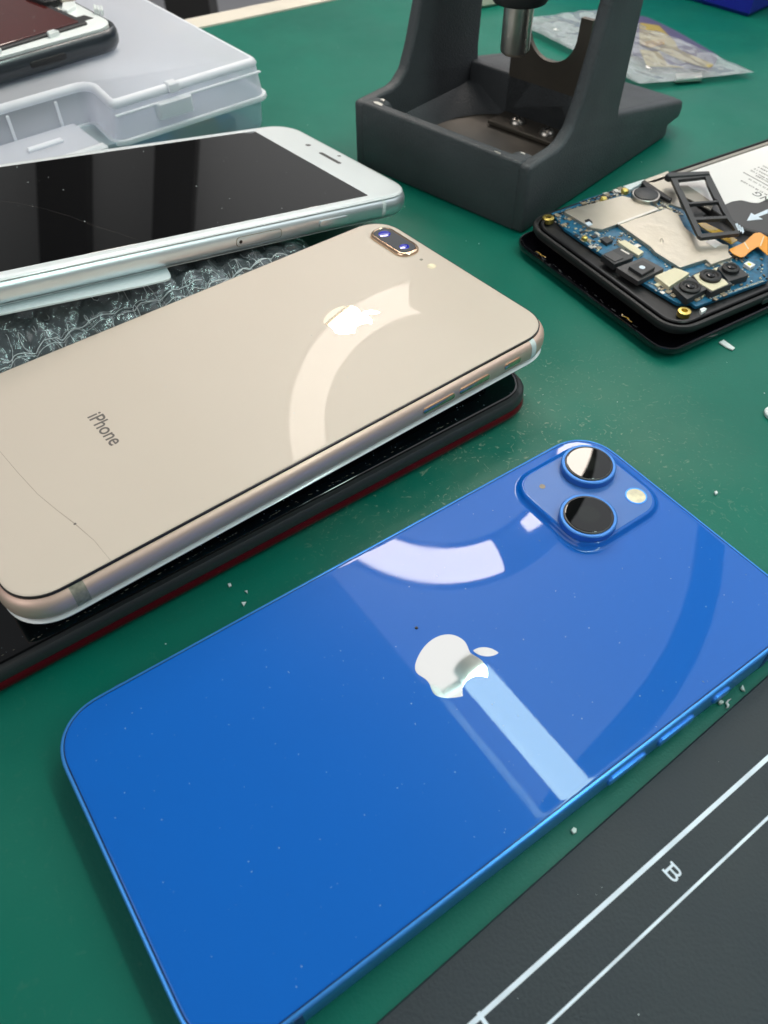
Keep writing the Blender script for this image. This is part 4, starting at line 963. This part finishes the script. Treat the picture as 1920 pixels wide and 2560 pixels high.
pc.location = (cen.x * S, cen.y * S, 0); tag(pc, 'flat purple card inside the clear zip bag', 'card')
for nm, P, z, mm, lab in (('flex_cable', [(800, 150), (930, 170), (1040, 280), (1060, 330), (1300, 430), (1260, 455), (1100, 410), (930, 330), (800, 300)], 3.4, 'olive', 'long olive flex cable curled inside the zip bag'), ('amber_connector', [(800, 285), (880, 270), (970, 265), (970, 290), (880, 318), (830, 300)], 4.4, 'tape_amber', 'short amber connector lying on the flex cable in the zip bag'), ('yellow_film', [(800, 330), (930, 345), (990, 430), (1110, 450), (850, 440)], 3.0, 'olive', 'olive yellow film scrap at the bottom of the zip bag')):
    o = obj(nm, *prism(bagpoly(P, z), z - .3, z, .08, 1.2), mm, None); o.location = (cen.x * S, cen.y * S, 0); tag(o, lab, 'bag part')
zl = bagpoly([(1040, 490), (1215, 482), (1222, 510), (1045, 522)], 3.2)
o = obj('metal_bar', *prism(zl, 1.2, 3.2, .3, .5), 'solder'); o.location = (cen.x * S, cen.y * S, 0); tag(o, 'small silver connector bar at the front of the zip bag', 'connector')

# ------------------------------------------------------------------ blue box, cream block and white cap at the frame edges
bc, bl, br_ = U(1870, 45), U(1715, 0), U(1990, -5)
b1 = (bl - bc).normalized(); b2 = Vector((-b1.y, b1.x, 0)); b2 = b2 if b2.y > 0 else -b2
def bpnt(a, c, z): p = b1 * a + b2 * c; return (p.x, p.y, z)
bb = thing('blue_box', 'deep blue plastic bin at the back of the mat', 'bin', at=tuple(bc))
obj('wall', *loft([[bpnt(a + da, c + dc, z) for a, c, da, dc in ((0, 0, o_, o_), (140, 0, -o_, o_), (140, 90, -o_, -o_), (0, 90, o_, -o_))] for o_, z in ((1.5, 0), (0, 2), (-2, 45), (-3.5, 46), (0, 46), (2, 44), (4, 4))]), 'blue_box', bb, ang=30)
p0 = U(1250, 14)
o = obj('cream_block', *xf(box(-22, 12, 0, 40, 0, 9, 1.5), lambda x, y, z: (x, y, z)), 'cream_plastic'); o.location = (p0.x * S, (p0.y) * S, 0)
o.rotation_euler.z = R(25); tag(o, 'cream plastic block lying behind the stand at the back', 'block')
p0 = U(1935, 1033, .8)
o = obj('round_magnet', *disc(2.6, [(.2, 0), (0, .3), (0, 1.1), (.35, 1.4)], 0, 0, 32), 'white_plastic'); o.location = (p0.x * S, p0.y * S, .0); tag(o, 'small round white magnet on the bare mat right of the phones', 'magnet')

# ------------------------------------------------------------------ dark printed pad
pa, pb = U(1100, 2416, 1.2), U(1900, 1705, 1.2); pd = (pb - pa).normalized(); pn = Vector((pd.y, -pd.x, 0))
pad = thing('printed_pad', 'dark grey work pad printed with white lines and letter B', 'pad', at=(pa.x, pa.y, 0), yaw=math.atan2(pd.y, pd.x))
obj('sheet', *box(-70, 190, -120, 0, 0, 1.2, .3), 'pad', pad)
PAD = Pose(pa.x, pa.y, 1.2, math.atan2(pd.y, pd.x))
def line_(P1, P2, w_, nm='printed_line', x0=-68, x1=188):
    a, b_ = PAD.loc(P1), PAD.loc(P2); f = lambda x: a[1] + (b_[1] - a[1]) * (x - a[0]) / (b_[0] - a[0])
    obj(nm, *strip([(x0, f(x0)), (x1, f(x1))], w_, 1.22), 'paint_white', pad, False)
z4 = lambda x, y: (1000 + x * .5546, 1700 + y * .5546)
line_(z4(340, 1535), z4(1659, 350), .84); line_(z4(670, 1551), z4(1659, 620), .52)
ta, tb2 = PAD.loc(z4(352, 1498)), PAD.loc(z4(420, 1600))
obj('printed_line', *strip([ta, tb2], .7, 1.225), 'paint_white', pad, False)
bx_, by_ = PAD.loc(z4(1232, 868))
gl = lambda a, c: (bx_ + c, by_ - a)        # glyph right / up -> pad
lt_ = []
def stroke(P, w_=.42): lt_.append(strip([gl(*p) for p in P], w_, 1.235 + .0015 * len(lt_)))
stroke([(-1.55, 1.12), (.2, 1.12)]); stroke([(-1.55, -1.12), (.3, -1.12)]); stroke([(-.95, 1.2), (-.95, -1.2)], .5); stroke([(-.9, .03), (.4, .03)], .38)
stroke([(.2 + .75 * math.sin(t), .575 + .545 * math.cos(t)) for t in [math.pi * i / 12 for i in range(13)]])
stroke([(.3 + .85 * math.sin(t), -.545 + .575 * math.cos(t)) for t in [math.pi * i / 12 for i in range(13)]])
obj('letter', *joinm(*lt_), 'paint_white', pad, False)
specks('dust', 45, (-60, 120, -80, -2), 1.22, pad, 'flake', .05, .22, 9)

# ------------------------------------------------------------------ loose flecks on the mat
def flake(nm, P, z, mm, lab, cat, group=None, f=lambda x, y: (x, y)):
    pts = [U(*f(*p), 0) for p in P]; c = sum(pts, Vector()) / len(pts)
    o = obj(nm, *prism([(p.x - c.x, p.y - c.y) for p in pts], 0.02, z, min(.08, z * .3)), mm, None, False)
    o.location = (c.x * S, c.y * S, .0002); tag(o, lab, cat, group)
flake('paper_shard', [(1357, 1290), (1385, 1275), (1455, 1325), (1440, 1338), (1400, 1320)], .4, 'flake', 'pale paper shard on the mat beside the loose back cover', 'paper shard', None, q4)
z7 = lambda x, y: (1700 + x * .1326, 1680 + y * .1326)
flake('glass_chip', [(1130, 330), (1160, 262), (1190, 320), (1215, 385), (1160, 365)], .5, 'glass_crumb', 'pointed glass chip on the mat beside the blue phone mute switch', 'glass chip', None, z7)
flake('glass_chip', [(710, 575), (745, 560), (800, 580), (800, 615), (745, 635), (715, 610)], .7, 'glass_crumb', 'round glass chip touching the blue phone mute switch', 'glass chip', None, z7)
flake('curled_shaving', [(850, 590), (900, 540), (955, 525), (905, 570), (885, 610), (915, 640), (900, 690), (850, 700), (885, 660), (855, 620)], .5, 'flake', 'curled grey shaving on the mat beside the printed pad', 'shaving', None, z7)
flake('clear_bead', [z4(768, 682), z4(780, 668), z4(794, 675), z4(793, 692), z4(780, 698)], .5, 'glass_crumb', 'clear bead on the green strip between blue phone and pad', 'bead')
for P in ([(570, 1462), (577, 1460), (580, 1467), (573, 1470)], [(612, 1480), (619, 1478), (620, 1486)], [(604, 1508), (616, 1507), (610, 1518)]):
    flake('white_crumb', P, .35, 'flake', 'tiny white crumb on the mat between red and blue phones', 'crumb', 'crumbs between the red and blue phones')
flake('white_grain', [(1784, 1233), (1790, 1231), (1793, 1237), (1787, 1240)], .6, 'flake', 'single white grain on bare mat beyond the blue phone camera', 'grain')
def clear(x, y):
    p = Vector((x, y, 0))
    for ps, w_, h_ in ((BLUE, 38, 75), (RED, 40, 78)):
        q = ps.m.transposed() @ (p - Vector((ps.o.x, ps.o.y, 0)))
        if abs(q.x) < w_ and abs(q.y) < h_: return False
    return True
o = specks('mat_dust', 170, (-90, 160, 15, 470), .04, None, 'flake', .06, .28, 77, keep=clear)
tag(o, 'fine pale dust specks scattered over the green mat', 'dust', kind='stuff')
